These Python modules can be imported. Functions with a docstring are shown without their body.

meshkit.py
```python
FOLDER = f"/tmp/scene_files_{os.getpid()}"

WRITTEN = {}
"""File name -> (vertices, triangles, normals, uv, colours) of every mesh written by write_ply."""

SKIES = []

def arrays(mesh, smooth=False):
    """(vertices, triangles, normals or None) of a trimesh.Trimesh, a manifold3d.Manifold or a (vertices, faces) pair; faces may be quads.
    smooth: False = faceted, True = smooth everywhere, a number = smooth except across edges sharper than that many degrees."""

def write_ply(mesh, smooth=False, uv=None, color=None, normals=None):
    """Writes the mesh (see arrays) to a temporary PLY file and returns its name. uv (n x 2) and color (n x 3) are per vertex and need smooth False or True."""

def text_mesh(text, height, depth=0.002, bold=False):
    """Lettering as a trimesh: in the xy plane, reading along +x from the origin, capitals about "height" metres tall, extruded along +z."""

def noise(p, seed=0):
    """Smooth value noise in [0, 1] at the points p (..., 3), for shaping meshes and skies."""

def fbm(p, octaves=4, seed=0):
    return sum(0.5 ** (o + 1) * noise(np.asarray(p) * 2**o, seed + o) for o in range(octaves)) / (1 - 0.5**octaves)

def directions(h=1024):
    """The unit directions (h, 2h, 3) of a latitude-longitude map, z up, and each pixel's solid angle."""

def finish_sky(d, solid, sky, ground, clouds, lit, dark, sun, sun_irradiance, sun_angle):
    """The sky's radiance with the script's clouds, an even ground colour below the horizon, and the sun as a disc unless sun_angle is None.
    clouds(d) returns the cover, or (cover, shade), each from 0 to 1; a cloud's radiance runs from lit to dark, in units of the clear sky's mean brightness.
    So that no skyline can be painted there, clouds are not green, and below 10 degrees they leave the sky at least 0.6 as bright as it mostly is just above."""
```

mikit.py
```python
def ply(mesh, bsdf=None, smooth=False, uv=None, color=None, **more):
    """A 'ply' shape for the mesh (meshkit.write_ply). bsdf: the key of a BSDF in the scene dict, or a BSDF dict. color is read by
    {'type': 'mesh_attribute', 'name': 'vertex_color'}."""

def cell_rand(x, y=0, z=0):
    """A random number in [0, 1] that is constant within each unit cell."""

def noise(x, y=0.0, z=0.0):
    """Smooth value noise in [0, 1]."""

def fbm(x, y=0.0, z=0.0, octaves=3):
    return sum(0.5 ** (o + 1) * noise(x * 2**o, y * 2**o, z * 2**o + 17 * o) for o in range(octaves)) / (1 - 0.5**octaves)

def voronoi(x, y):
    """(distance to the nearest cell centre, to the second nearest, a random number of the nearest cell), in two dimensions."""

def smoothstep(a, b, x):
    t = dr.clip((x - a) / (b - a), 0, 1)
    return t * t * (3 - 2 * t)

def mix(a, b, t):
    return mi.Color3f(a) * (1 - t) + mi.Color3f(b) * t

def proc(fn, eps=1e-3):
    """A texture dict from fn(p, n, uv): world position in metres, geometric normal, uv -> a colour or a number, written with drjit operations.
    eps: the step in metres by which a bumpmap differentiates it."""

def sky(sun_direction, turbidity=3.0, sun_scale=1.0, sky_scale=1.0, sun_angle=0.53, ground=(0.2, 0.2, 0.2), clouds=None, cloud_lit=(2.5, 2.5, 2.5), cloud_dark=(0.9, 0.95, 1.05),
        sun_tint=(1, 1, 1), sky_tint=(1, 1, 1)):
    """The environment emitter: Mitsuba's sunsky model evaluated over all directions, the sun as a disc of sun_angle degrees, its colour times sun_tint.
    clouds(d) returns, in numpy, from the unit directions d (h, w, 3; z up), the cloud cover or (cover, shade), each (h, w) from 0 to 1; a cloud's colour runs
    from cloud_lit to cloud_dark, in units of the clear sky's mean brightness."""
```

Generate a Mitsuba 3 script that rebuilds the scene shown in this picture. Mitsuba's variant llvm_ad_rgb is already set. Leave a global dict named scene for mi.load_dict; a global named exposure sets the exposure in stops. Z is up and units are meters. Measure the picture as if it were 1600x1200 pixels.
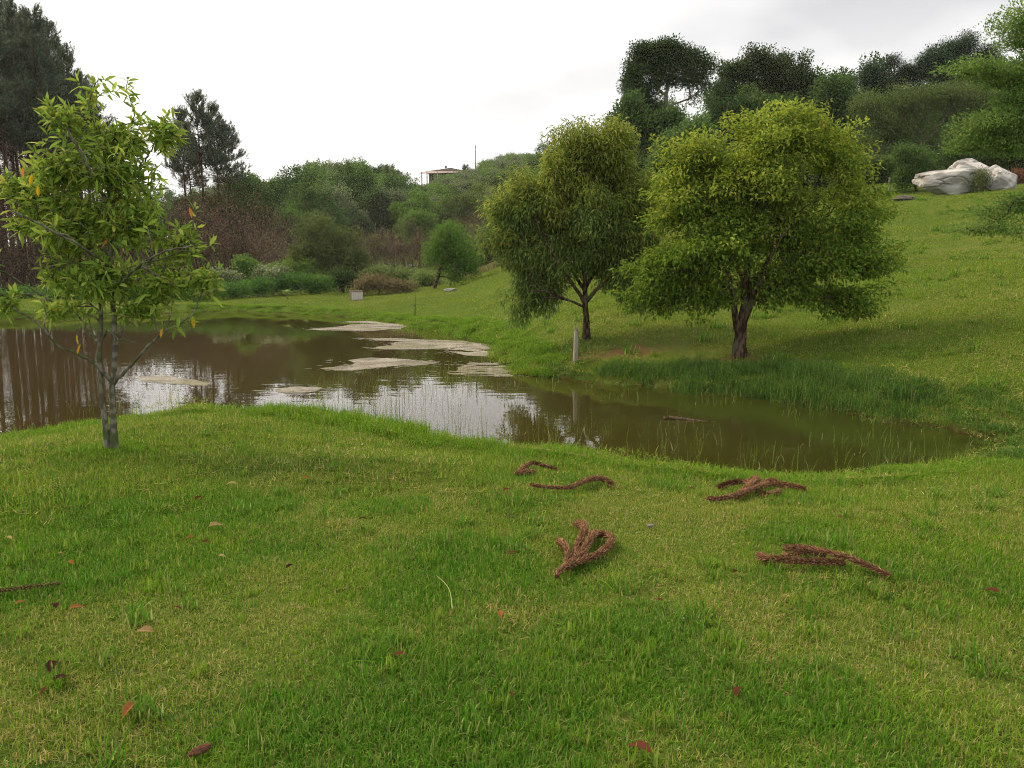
import math, numpy as np, trimesh, shapely, mitsuba as mi, drjit as dr, mikit, meshkit
from scipy.spatial import cKDTree
from shapely.geometry import Polygon, Point, LineString
T = mi.ScalarTransform4f
scene, labels = {}, {}

# ------------------------------------------------------------------ camera
F, W0, H0, HORIZON = 1256.0, 1600, 1200, 420.0       # focal length and rows in photograph pixels
CAM = np.array([0.0, 0.0, 1.6])
PITCH = math.atan((H0 / 2 - HORIZON) / F)
fwd = np.array([0, math.cos(PITCH), -math.sin(PITCH)])
upv = np.array([0, math.sin(PITCH), math.cos(PITCH)])
scene['camera'] = {'type': 'perspective', 'fov': math.degrees(2 * math.atan(W0 / 2 / F)), 'fov_axis': 'x', 'near_clip': 0.05, 'far_clip': 6000.0,
                   'to_world': T().look_at(origin=CAM.tolist(), target=(CAM + fwd).tolist(), up=[0, 0, 1])}

# ------------------------------------------------------------------ daylight: thin bright overcast, veiled sun high on the left
SUN = np.array([-0.80, 0.30, 0.95]); SUN /= np.linalg.norm(SUN)
def clouds(d):
    el = np.maximum(d[..., 2], 0.04)
    q = np.stack([d[..., 0] / (el + 0.25), d[..., 1] / (el + 0.25), d[..., 2] * 0 + 3.3], -1)
    n = meshkit.fbm(q * 1.3, 5, seed=4)
    near_sun = np.clip((d @ SUN - 0.35) / 0.55, 0, 1)
    shade = np.clip((n - 0.40) / 0.22, 0, 1) * (1 - 0.95 * near_sun) * np.clip((d[..., 2] - 0.06) / 0.24, 0, 1)
    return np.ones_like(n), shade
scene['sky'] = mikit.sky(SUN.tolist(), turbidity=3, sun_scale=0.52, sun_angle=16, clouds=clouds, cloud_lit=(3.3, 3.26, 3.16), cloud_dark=(1.65, 1.67, 1.74), sun_tint=(1, 0.95, 0.85))
exposure = 2.15

# ------------------------------------------------------------------ helpers
def rgb(*c): return {'type': 'rgb', 'value': list(c)}
def lab(key, label=None, cat=None, group=None, kind=None):
    d = labels.setdefault(key, {})
    for k, v in (('label', label), ('category', cat), ('group', group), ('kind', kind)):
        if v: d[k] = v
    return key
USED = {}
def numbered(name):
    n = USED.get(name, 0); USED[name] = n + 1
    return name if n == 0 else f'{name}_{n:03d}'
def ray(px, py):
    d = np.array([(px - W0 / 2) / F, 0, 0]) + fwd + upv * (H0 / 2 - py) / F
    return d / d[1]                                     # scaled to one metre of depth along y
def at(px, py, D): return CAM + ray(px, py) * D         # the point seen at a pixel, D metres ahead
def px2m(D): return D / F
ZW = -0.40
def on_plane(px, py, z=ZW):
    d = ray(px, py); return CAM + d * (z - CAM[2]) / d[2]
def S(a, b, x):
    t = np.clip((x - a) / (b - a), 0, 1); return t * t * (3 - 2 * t)

# pond outline, clockwise from the near left shore
SHORE = [(-330, 735), (-150, 712), (0, 697), (100, 684), (200, 668), (300, 656), (400, 655), (480, 660), (560, 668), (640, 686), (720, 699), (800, 708), (900, 722), (1000, 737), (1100, 749), (1200, 758),
         (1300, 757), (1400, 746), (1500, 738), (1585, 720), (1592, 698), (1520, 679), (1400, 660), (1300, 640), (1200, 623), (1100, 613), (1000, 603), (900, 594), (830, 588), (800, 580),
         (790, 560), (772, 540), (722, 526), (640, 509), (560, 498), (480, 490), (400, 487), (330, 486), (200, 492), (0, 500), (-200, 503), (-420, 510)]
poly = np.array([on_plane(*p)[:2] for p in SHORE])
for _ in range(2):                                      # rounded by corner cutting
    nxt = np.roll(poly, -1, 0); poly = np.stack([0.75 * poly + 0.25 * nxt, 0.25 * poly + 0.75 * nxt], 1).reshape(-1, 2)
pond_poly = Polygon(poly).buffer(0)
_ring = np.array(pond_poly.segmentize(0.08).exterior.coords)
_jit = (meshkit.noise(np.c_[_ring * 1.7, _ring[:, :1] * 0], 5) - 0.5)[:, None] * 0.35
_nrm = np.gradient(_ring, axis=0)[:, ::-1] * [1, -1]; _nrm /= np.linalg.norm(_nrm, axis=1, keepdims=True) + 1e-9
pond_poly = Polygon(_ring + _nrm * _jit).buffer(0)
if pond_poly.geom_type != 'Polygon': pond_poly = max(pond_poly.geoms, key=lambda g: g.area)
RING = np.array(pond_poly.segmentize(0.06).exterior.coords)
_tree = cKDTree(RING)
shapely.prepare(pond_poly)
def pond_dist(x, y):
    d = _tree.query(np.c_[np.ravel(x), np.ravel(y)])[0].reshape(np.shape(x))
    return np.where(shapely.contains_xy(pond_poly, x, y), -d, d)

# far water edge and slope of the land behind it, by viewing direction (photograph column)
_E = np.array([(-500, 512), (-200, 503), (0, 500), (200, 492), (400, 487), (560, 498), (640, 509), (722, 526), (790, 560), (900, 594), (1000, 603), (1200, 623), (1300, 640), (1400, 660), (1480, 676), (1545, 694), (1592, 698), (1700, 700), (2400, 700)], float)
_EU = (_E[:, 0] - 800) / F
_ER = np.array([np.linalg.norm(on_plane(*e)[:2]) for e in _E])
_SL = np.interp(_E[:, 0], [0, 400, 560, 640, 722, 790, 900, 1000, 1200, 1400, 1600], [0.012, 0.014, 0.018, 0.026, 0.040, 0.062, 0.108, 0.132, 0.149, 0.155, 0.155])
_CU = (np.array([-3000, -400, 0, 200, 330, 400, 480, 550, 640, 700, 760, 800, 850, 900, 1000, 1150, 1600, 2600]) - 800) / F
_CZ = np.array([4, 5, 6, 7.5, 9.5, 13.5, 16.5, 18, 20.0, 23.6, 25.6, 26.5, 25, 18, 7, 1, 0, 0])
def ground(x, y):
    x, y = np.asarray(x, float), np.asarray(y, float)
    r = np.hypot(x, y)
    front = np.maximum(y, 0.35 * r * 0 + 1e-6)
    u = np.clip(x / np.maximum(front, 0.35 * r + 1e-6), -2.6, 2.6)
    behind = S(-0.2, 0.35, y / (r + 1e-6))
    d = pond_dist(x, y)
    r0, sl, zc = np.interp(u, _EU, _ER), np.interp(u, _EU, _SL), np.interp(u, _CU, _CZ)
    q = np.sqrt((r - r0) ** 2 + 1.2) * 0.5 + (r - r0) * 0.5          # softened max(0, r - r0)
    q0 = np.where(q > 46, 46 + 8 * (1 - np.exp(-(q - 46) / 30)), q)
    far = S(2.0, 7.0, r)
    rise = sl * q0 * far * behind
    side = S(7, 14, r - 0 * r0) * (r > r0)
    dout = np.maximum(d, 0)
    nearb = 0.40 * (0.30 * S(0, 0.35, dout) + 0.70 * S(0, 2.6, dout))
    bank = np.where(r > r0, 0.16 * S(0, 0.45, dout) + 0.1 * S(0, 2.5, dout), nearb)
    wb = S(-1.0, 1.0, r - r0)
    bank = nearb * (1 - wb) + (0.16 * S(0, 0.45, dout) + 0.10 * S(0, 2.5, dout)) * wb
    z = ZW + bank + rise + (zc * S(58, 235, r) * behind)
    nz = lambda f, s: meshkit.noise(np.stack([x * f, y * f, x * 0], -1), s) - 0.5
    land = S(0.0, 0.5, dout)
    z = z + land * (0.05 * nz(0.9, 1) + 0.03 * nz(2.7, 2) + S(12, 18, r) * 0.16 * nz(0.55, 6) + S(14, 40, r) * 0.35 * nz(0.16, 3))
    bed = ZW - 0.02 - 0.9 * S(0, 3.0, -d) * 0.8
    return np.where(d < 0, bed, z)
def gz(x, y): return float(ground(np.array([x]), np.array([y]))[0])
_TT = np.geomspace(1.0, 420, 3000)
def hit(px, py):
    """The ground point seen at a pixel."""
    P = CAM + ray(px, py) * _TT[:, None]
    g = ground(P[:, 0], P[:, 1])
    k = int(np.argmax(P[:, 2] <= g)) if (P[:, 2] <= g).any() else len(P) - 1
    return np.array([P[k, 0], P[k, 1], g[k]])
def foot(px, D):
    p = at(px, HORIZON, D); p[2] = gz(p[0], p[1]); return p

# ------------------------------------------------------------------ materials
VC = {'type': 'mesh_attribute', 'name': 'vertex_color'}
scene['leaf_bsdf'] = {'type': 'principledthin', 'base_color': VC, 'roughness': 0.65, 'diff_trans': 0.95, 'spec_trans': 0.0, 'eta': 1.22}
scene['matte_bsdf'] = {'type': 'twosided', 'bsdf': {'type': 'diffuse', 'reflectance': VC}}
SOIL = [(hit(975, 553), 0.9), (hit(1160, 562), 0.55), (hit(905, 560), 0.3), (hit(1270, 592), 0.45), (hit(1090, 566), 0.4), (hit(1430, 590), 0.5)]
DRY = [(hit(650, 830), 1.3), (hit(210, 1000), 0.6), (hit(1050, 800), 0.8), (hit(1000, 1180), .35)]
def ground_col(p, n, uv):
    a, b, c = mikit.fbm(p.x * 0.55, p.y * 0.55, 1.5), mikit.noise(p.x * 7, p.y * 7, 3.0), mikit.noise(p.x * 38, p.y * 38, 5.0)
    r = dr.sqrt(p.x * p.x + p.y * p.y)
    g = mikit.mix((0.045, 0.088, 0.014), (0.090, 0.138, 0.024), mikit.smoothstep(0.35, 0.65, a * 0.7 + b * 0.3))
    e = mikit.noise(p.x * 0.28, p.y * 0.28, 8.0)
    g = mikit.mix(g, (0.090, 0.155, 0.022), mikit.smoothstep(9, 20, r) * 0.55)
    g = mikit.mix(g, (0.165, 0.165, 0.045), mikit.smoothstep(0.5, 0.8, e * .6 + mikit.noise(p.x * 1.1, p.y * 1.1, 4.0) * .4) * 0.5)
    g = mikit.mix(g, (0.16, 0.135, 0.05), mikit.smoothstep(0.55, 0.9, mikit.noise(p.x * 90, p.y * 90, 1.0)) * 0.45)
    g = mikit.mix(g, (0.030, 0.034, 0.012), mikit.smoothstep(0.5, 0.95, mikit.noise(p.x * 120, p.y * 120, 5.0)) * 0.5)
    s = mi.Float(0)
    for q, rad in SOIL:
        dd = dr.sqrt(dr.square(p.x - q[0]) + dr.square((p.y - q[1]) * 1.5)) / rad
        s = dr.maximum(s, 1 - mikit.smoothstep(0.35, 1.1, dd + (b - 0.5) * 0.9 + (c - .5) * .5))
    g = mikit.mix(g, (0.20, 0.105, 0.055), s * 0.75)
    wood = mikit.smoothstep(46, 56, r + (a - 0.5) * 14) * (1 - mikit.smoothstep(0.15, 0.3, p.x / r))
    g = mikit.mix(g, mikit.mix((0.055, 0.085, 0.022), (0.075, 0.07, 0.03), b), wood * 0.8)
    wet = 1 - mikit.smoothstep(ZW - 0.02, ZW + 0.10, p.z)
    return mikit.mix(g, (0.055, 0.04, 0.018), wet)
scene['ground_bsdf'] = {'type': 'bumpmap', 'scale': 1.0, 'nested_texture': mikit.proc(lambda p, n, uv: 0.02 * mikit.noise(p.x * 24, p.y * 24, 2.0) + 0.03 * mikit.noise(p.x * 6, p.y * 6, 2.0), eps=4e-3),
                        'nested_bsdf': {'type': 'diffuse', 'reflectance': mikit.proc(ground_col)}}
scene['ground_bsdf'] = {'type': 'twosided', 'bsdf': scene['ground_bsdf']}
def ripple(p, n, uv):
    return 0.0007 * mikit.noise(p.x * 2.2, p.y * 5.5, 1.0) + 0.00028 * mikit.noise(p.x * 6.1 + 7, p.y * 13.0, 4.0)
def water_col(p, n, uv):
    a = mikit.fbm(p.x * 0.22, p.y * 0.16, 2.0)
    g = mikit.mix((0.038, 0.030, 0.008), (0.050, 0.035, 0.010), a)
    green = mikit.smoothstep(-2.0, 5.0, p.x) * mikit.smoothstep(22.0, 12.0, p.y)
    return mikit.mix(g, (0.030, 0.036, 0.006), green)
scene['water_bsdf'] = {'type': 'bumpmap', 'scale': 1.0, 'nested_texture': mikit.proc(ripple, eps=5e-3),
                       'nested_bsdf': {'type': 'plastic', 'int_ior': 1.333, 'diffuse_reflectance': mikit.proc(water_col), 'nonlinear': False}}
def bark_pale(p, n, uv):
    a, b = mikit.noise(p.x * 45, p.y * 45, p.z * 22), mikit.fbm(p.x * 9, p.y * 9, p.z * 7)
    c = mikit.mix((0.10, 0.09, 0.065), (0.215, 0.205, 0.165), mikit.smoothstep(0.35, 0.7, a))
    return mikit.mix(c, (0.075, 0.10, 0.035), mikit.smoothstep(0.52, 0.66, b) * 0.8)
scene['pale_bark_bsdf'] = {'type': 'twosided', 'bsdf': {'type': 'diffuse', 'reflectance': mikit.proc(bark_pale)}}
def bark_dark(p, n, uv):
    a, b = mikit.noise(p.x * 34, p.y * 34, p.z * 9), mikit.fbm(p.x * 5, p.y * 5, p.z * 4)
    c = mikit.mix((0.035, 0.023, 0.015), (0.13, 0.088, 0.06), mikit.smoothstep(0.3, 0.75, a))
    return mikit.mix(c, (0.15, 0.14, 0.11), mikit.smoothstep(0.55, 0.7, b) * 0.6)
scene['dark_bark_bsdf'] = {'type': 'bumpmap', 'scale': 1.0, 'nested_texture': mikit.proc(lambda p, n, uv: 0.012 * mikit.noise(p.x * 30, p.y * 30, p.z * 8), eps=3e-3),
                           'nested_bsdf': {'type': 'diffuse', 'reflectance': mikit.proc(bark_dark)}}
scene['dark_bark_bsdf'] = {'type': 'twosided', 'bsdf': scene['dark_bark_bsdf']}

# ------------------------------------------------------------------ mesh helpers
def unit(a): return a / (np.linalg.norm(a, axis=-1, keepdims=True) + 1e-12)
def tube(p, r, sides=5, cap=False):
    p = np.asarray(p, float); r = np.broadcast_to(np.asarray(r, float), (len(p),))
    t = unit(np.gradient(p, axis=0))
    ref = np.array([0.31, 0.17, 0.93]) if abs(unit(p[-1] - p[0])[2]) < 0.8 else np.array([0.93, 0.31, 0.17])
    a = unit(np.cross(t, ref)); b = np.cross(t, a)
    an = np.arange(sides) * 2 * np.pi / sides
    v = p[:, None] + r[:, None, None] * (np.cos(an)[None, :, None] * a[:, None] + np.sin(an)[None, :, None] * b[:, None])
    i, j = np.meshgrid(np.arange(len(p) - 1), np.arange(sides), indexing='ij')
    q = np.stack([i * sides + j, i * sides + (j + 1) % sides, (i + 1) * sides + (j + 1) % sides, (i + 1) * sides + j], -1).reshape(-1, 4)
    v, f = v.reshape(-1, 3), np.vstack([q[:, [0, 1, 2]], q[:, [0, 2, 3]]])
    if cap:
        n = len(v); v = np.vstack([v, p[:1], p[-1:]]); k = np.arange(sides); e = (len(p) - 1) * sides
        f = np.vstack([f, np.stack([(k + 1) % sides, k, k * 0 + n], 1), np.stack([e + k, e + (k + 1) % sides, k * 0 + n + 1], 1)])
    return v, f
class MB:
    """Collects pieces of one mesh with a colour per vertex."""
    def __init__(s): s.v, s.f, s.c, s.n = [], [], [], 0
    def add(s, v, f, c=(1, 1, 1)):
        v = np.asarray(v, float)
        s.v.append(v); s.f.append(np.asarray(f) + s.n); s.c.append(np.broadcast_to(np.asarray(c, float), (len(v), 3))); s.n += len(v); return s
    def mesh(s): return np.vstack(s.v), np.vstack(s.f)
    def ply(s, bsdf, smooth=False): return mikit.ply(s.mesh(), bsdf, smooth=smooth, color=np.clip(np.vstack(s.c), 0.002, 0.95))
def box(c, size, rz=0.0):
    m = trimesh.creation.box(size)
    m.apply_transform(trimesh.transformations.rotation_matrix(rz, [0, 0, 1])); m.apply_translation(c)
    return np.array(m.vertices), np.array(m.faces)
def leaves(P, D, L, Wd, rng, fold=0.25, seg=1, droop=0.0, flat=0.0):
    """Leaf blades from base points P along D: rhombs (seg=1) or bent folded blades (seg=2)."""
    n = len(P); L, Wd = np.broadcast_to(L, n)[:, None], np.broadcast_to(Wd, n)[:, None]
    side = rng.normal(size=(n, 3)); side = side * (1 - flat) + flat * np.c_[-D[:, 1], D[:, 0], D[:, 0] * 0] * 2
    side = unit(side - D * np.sum(side * D, 1, keepdims=True)); nrm = np.cross(side, D)
    nrm = np.where(nrm[:, 2:] < 0, -nrm, nrm)
    dn = np.array([0, 0, -1.0])
    if seg == 1:
        mid = P + D * L * 0.45
        v = np.stack([P, mid + side * Wd / 2 + nrm * Wd * fold, P + D * L + dn * L * droop, mid - side * Wd / 2 + nrm * Wd * fold], 1)
        f = np.array([[0, 1, 2], [0, 2, 3]]); k = 4
    else:
        pts = []
        for t, w in ((0.28, 0.85), (0.62, 0.95)):
            m = P + D * L * t + dn * L * droop * t * t
            pts += [m + side * Wd / 2 * w + nrm * Wd * fold, m, m - side * Wd / 2 * w + nrm * Wd * fold]
        v = np.stack([P] + pts + [P + D * L + dn * L * droop], 1)
        f = np.array([[0, 1, 2], [0, 2, 3], [1, 4, 5], [1, 5, 2], [2, 5, 6], [2, 6, 3], [4, 7, 5], [5, 7, 6]]); k = 8
    return v.reshape(-1, 3), (f[None] + (np.arange(n) * k)[:, None, None]).reshape(-1, 3), k
LEAF_TOTAL = 1.75                                       # listed leaf colours are what a leaf reflects; the blade also lets light through
def pal(rng, n, cols, jit=0.18):
    """A leaf colour each from weighted colours [(weight, (r, g, b)), ...]."""
    w = np.array([c[0] for c in cols], float); k = rng.choice(len(cols), n, p=w / w.sum())
    return LEAF_TOTAL * np.array([c[1] for c in cols])[k] * np.exp(rng.normal(0, jit, (n, 1))) * np.exp(rng.normal(0, jit * 0.25, (n, 3)))
def skeleton(rng, trunk, ends, step, r_tip, r_max, wig=0.12, bf=0.35, curve=0.35, expo=0.45):
    """Branches from a trunk polyline to the given twig ends; returns (points, radii) chains and each end's direction."""
    pos = [np.array(p, float) for p in trunk]; par = [-1] + list(range(len(trunk) - 1))
    plen = [0.0]
    for i in range(1, len(trunk)): plen.append(plen[-1] + np.linalg.norm(pos[i] - pos[i - 1]))
    P = np.zeros((len(trunk) + len(ends) * 14, 3)); PL = np.zeros(len(P)); n = len(trunk)
    P[:n] = pos; PL[:n] = plen
    first = max(1, int(n * 0.35))
    chains, dirs = [list(range(n))], []
    order = np.argsort(np.linalg.norm(ends - np.array(trunk[-1]), axis=1) + rng.normal(0, 0.05, len(ends)))
    for e in ends[order]:
        dd = np.linalg.norm(P[first:n] - e, axis=1) + bf * PL[first:n] + 0.6 * np.maximum(P[first:n, 2] - e[2], 0)
        k = first + int(np.argmin(dd)); base = P[k]; dist = np.linalg.norm(e - base)
        m = int(np.clip(math.ceil(dist / step), 1, 13))
        pd = unit(P[k] - P[par[k]]) if par[k] >= 0 else np.array([0, 0, 1.0])
        ctrl = base + pd * dist * curve + np.array([0, 0, dist * 0.10])
        t = (np.arange(1, m + 1) / m)[:, None]
        pts = (1 - t) ** 2 * base + 2 * t * (1 - t) * ctrl + t * t * e + rng.normal(0, wig * dist / (m + 1), (m, 3)) * (t < 1)
        ids = [k]
        for q in pts:
            P[n] = q; PL[n] = PL[ids[-1]] + np.linalg.norm(q - P[ids[-1]]); par.append(ids[-1]); ids.append(n); n += 1
        chains.append(ids); dirs.append(unit(pts[-1] - (pts[-2] if m > 1 else base)))
    cnt = np.zeros(n); kids = np.bincount(np.array(par[1:]), minlength=n)
    cnt[kids[:n] == 0] = 1
    for i in range(n - 1, 0, -1): cnt[par[i]] += cnt[i]
    rad = np.minimum(r_tip * cnt ** expo, r_max)
    rad[:len(trunk)] = np.maximum(rad[:len(trunk)], np.linspace(r_max, r_max * 0.25, len(trunk)))
    out = []
    for ids in chains:
        r = rad[ids].copy()
        if ids[0] != 0: r[0] = min(r[0], r[1] * 1.25)
        out.append((P[ids], r))
    return out, ends[order], np.array(dirs)
def lobe_points(rng, lobes, n, shell=0.55, gap=0.0, freq=1.0, seed=0):
    """n points in a union of ellipsoids (centre, radii), more of them towards the outside; gap thins them by noise."""
    vol = np.array([np.prod(r) ** 0.8 for _, r in lobes]); out = []
    while sum(map(len, out)) < n:
        k = rng.choice(len(lobes), n, p=vol / vol.sum())
        c, r = np.array([l[0] for l in lobes])[k], np.array([l[1] for l in lobes])[k]
        q = unit(rng.normal(size=(n, 3))) * (shell + (1 - shell) * rng.random((n, 1)) ** 0.7) * np.where(rng.random((n, 1)) < 0.3, rng.random((n, 1)), 1)
        p = c + q * r
        if gap > 0: p = p[meshkit.noise(p * freq + 31, seed) > gap]
        out.append(p)
    return np.vstack(out)[:n]
def px_lobes(D, spec, depth=0.9, rng=None):
    """Ellipsoids (px, py, rx, ry[, dD]) of a crown D metres away."""
    out = []
    for s in spec:
        dd = D + (s[4] if len(s) > 4 else 0)
        out.append((at(s[0], s[1], dd), np.array([s[2], depth * 0.5 * (s[2] + s[3]), s[3]]) * px2m(dd)))
    return out
def sublobes(rng, lobes, k=5, frac=0.48, core=0.80):
    """Each ellipsoid broken into k uneven boughs, so that a crown is knobbly and has gaps."""
    out = [(c, np.array(r) * core) for c, r in lobes]
    for c, r in lobes:
        for _ in range(k):
            d = unit(rng.normal(size=3)) * rng.uniform(0.35, 0.85); f = frac * rng.uniform(0.7, 1.25)
            out.append((c + d * r * 0.8, np.array(r) * f * np.array([1.1, 1.1, 0.8])))
    return out
def crown(rng, ends, dirs, per, spread, L, Wd, cols, out=0.6, droop=0.25, rnd=0.7, fold=0.2, seg=1, curl=0.0, jit=0.10, flat=0.5):
    n = len(ends) * per
    e, d = np.repeat(ends, per, 0), np.repeat(dirs, per, 0)
    off = np.clip(rng.normal(size=(n, 3)), -1.5, 1.5) * spread
    P = e + off
    D = unit(d * out + unit(off + 1e-9) * 0.5 + rng.normal(size=(n, 3)) * rnd + np.array([0, 0, -droop]))
    ln = L * rng.uniform(0.65, 1.2, n)
    cl = np.repeat(np.exp(rng.normal(0, 0.10, (len(ends), 1))), per, 0)
    v, f, k = leaves(P, D, ln, Wd * rng.uniform(0.75, 1.15, n), rng, fold, seg, curl, flat)
    return v, f, np.repeat(pal(rng, n, cols, jit) * cl, k, 0)
def branch_mesh(chains, sides=5, thick=8, min_r=0.0):
    mb = MB()
    for i, (p, r) in enumerate(chains):
        if i and r.max() < min_r: continue
        mb.add(*tube(p, r, thick if i == 0 else sides))
    return mb
def grow(name, rng, base, lobes, n_ends, per, spread, L, Wd, cols, r_tip, r_max, label=None, cat='tree', group=None, trunk_top=None, bark='dark_bark_bsdf', gap=0.0, freq=1.0, step=None, shell=0.55,
         wig=0.12, droop=0.25, seg=1, curl=0.0, rnd=0.7, stems=None, out=0.6, min_r=0.0, bf=0.35, curve=0.35, jit=0.10, key=None, expo=0.45, fold=0.2):
    """A tree or shrub: trunk with limbs, and a crown of leaves, under one key."""
    key = key or numbered(name)
    c = np.mean([l[0] for l in lobes], 0)
    top = trunk_top if trunk_top is not None else base + (c - base) * 0.75
    t = np.linspace(0, 1, 7)[:, None]
    h = np.linalg.norm(top - base)
    trunk = base + (top - base) * t + np.cumsum(rng.normal(0, 0.02 * h, (7, 3)), 0) * np.array([1, 1, 0.2]) * (t > 0)
    ends = lobe_points(rng, lobes, n_ends, shell, gap, freq, int(rng.integers(999)))
    ch, ends, dirs = skeleton(rng, trunk - [0, 0, 0], ends, step or h / 5, r_tip, r_max, wig, bf, curve, expo)
    ch[0][0][0, 2] -= 0.25; ch[0][1][0] *= 1.35
    scene[key + '__trunk'] = mikit.ply(branch_mesh(ch, min_r=min_r).mesh(), bark, smooth=True)
    v, f, col = crown(rng, ends, dirs, per, spread, L, Wd, cols, out, droop, rnd, fold, seg, curl, jit)
    scene[key + '__crown'] = mikit.ply((v, f), 'leaf_bsdf', color=np.clip(col, 0.003, 0.9))
    lab(key, label, cat, group)
    return key, ends, dirs

# ------------------------------------------------------------------ the setting: ground and pond
az = np.radians(np.concatenate([np.linspace(-180, -48, 45, endpoint=False), np.linspace(-48, 48, 330, endpoint=False), np.linspace(48, 180, 45, endpoint=False)]))
rr = np.concatenate([[0.02], np.geomspace(0.4, 60, 230), np.geomspace(62, 900, 60), [1600, 3000]])
R_, A_ = np.meshgrid(rr, az, indexing='ij')
GX, GY = R_ * np.sin(A_), R_ * np.cos(A_)
GZ = ground(GX, GY)
i, j = np.meshgrid(np.arange(len(rr) - 1), np.arange(len(az)), indexing='ij'); na = len(az)
q = np.stack([i * na + j, i * na + (j + 1) % na, (i + 1) * na + (j + 1) % na, (i + 1) * na + j], -1).reshape(-1, 4)[:, ::-1]
scene['ground'] = mikit.ply((np.stack([GX, GY, GZ], -1).reshape(-1, 3), q), 'ground_bsdf', smooth=True)
lab('ground', 'mown grass lawn sloping to the pond and up the hillside', 'ground', kind='structure')
wp = pond_poly.buffer(0.45).simplify(0.03)
wv, wf = trimesh.creation.triangulate_polygon(Polygon(wp.exterior), engine='earcut')
scene['pond_water'] = mikit.ply((np.c_[wv, np.full(len(wv), ZW)], wf), 'water_bsdf')
lab('pond_water', 'murky brown pond water reflecting trees and bright sky', 'water', kind='structure')

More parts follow.
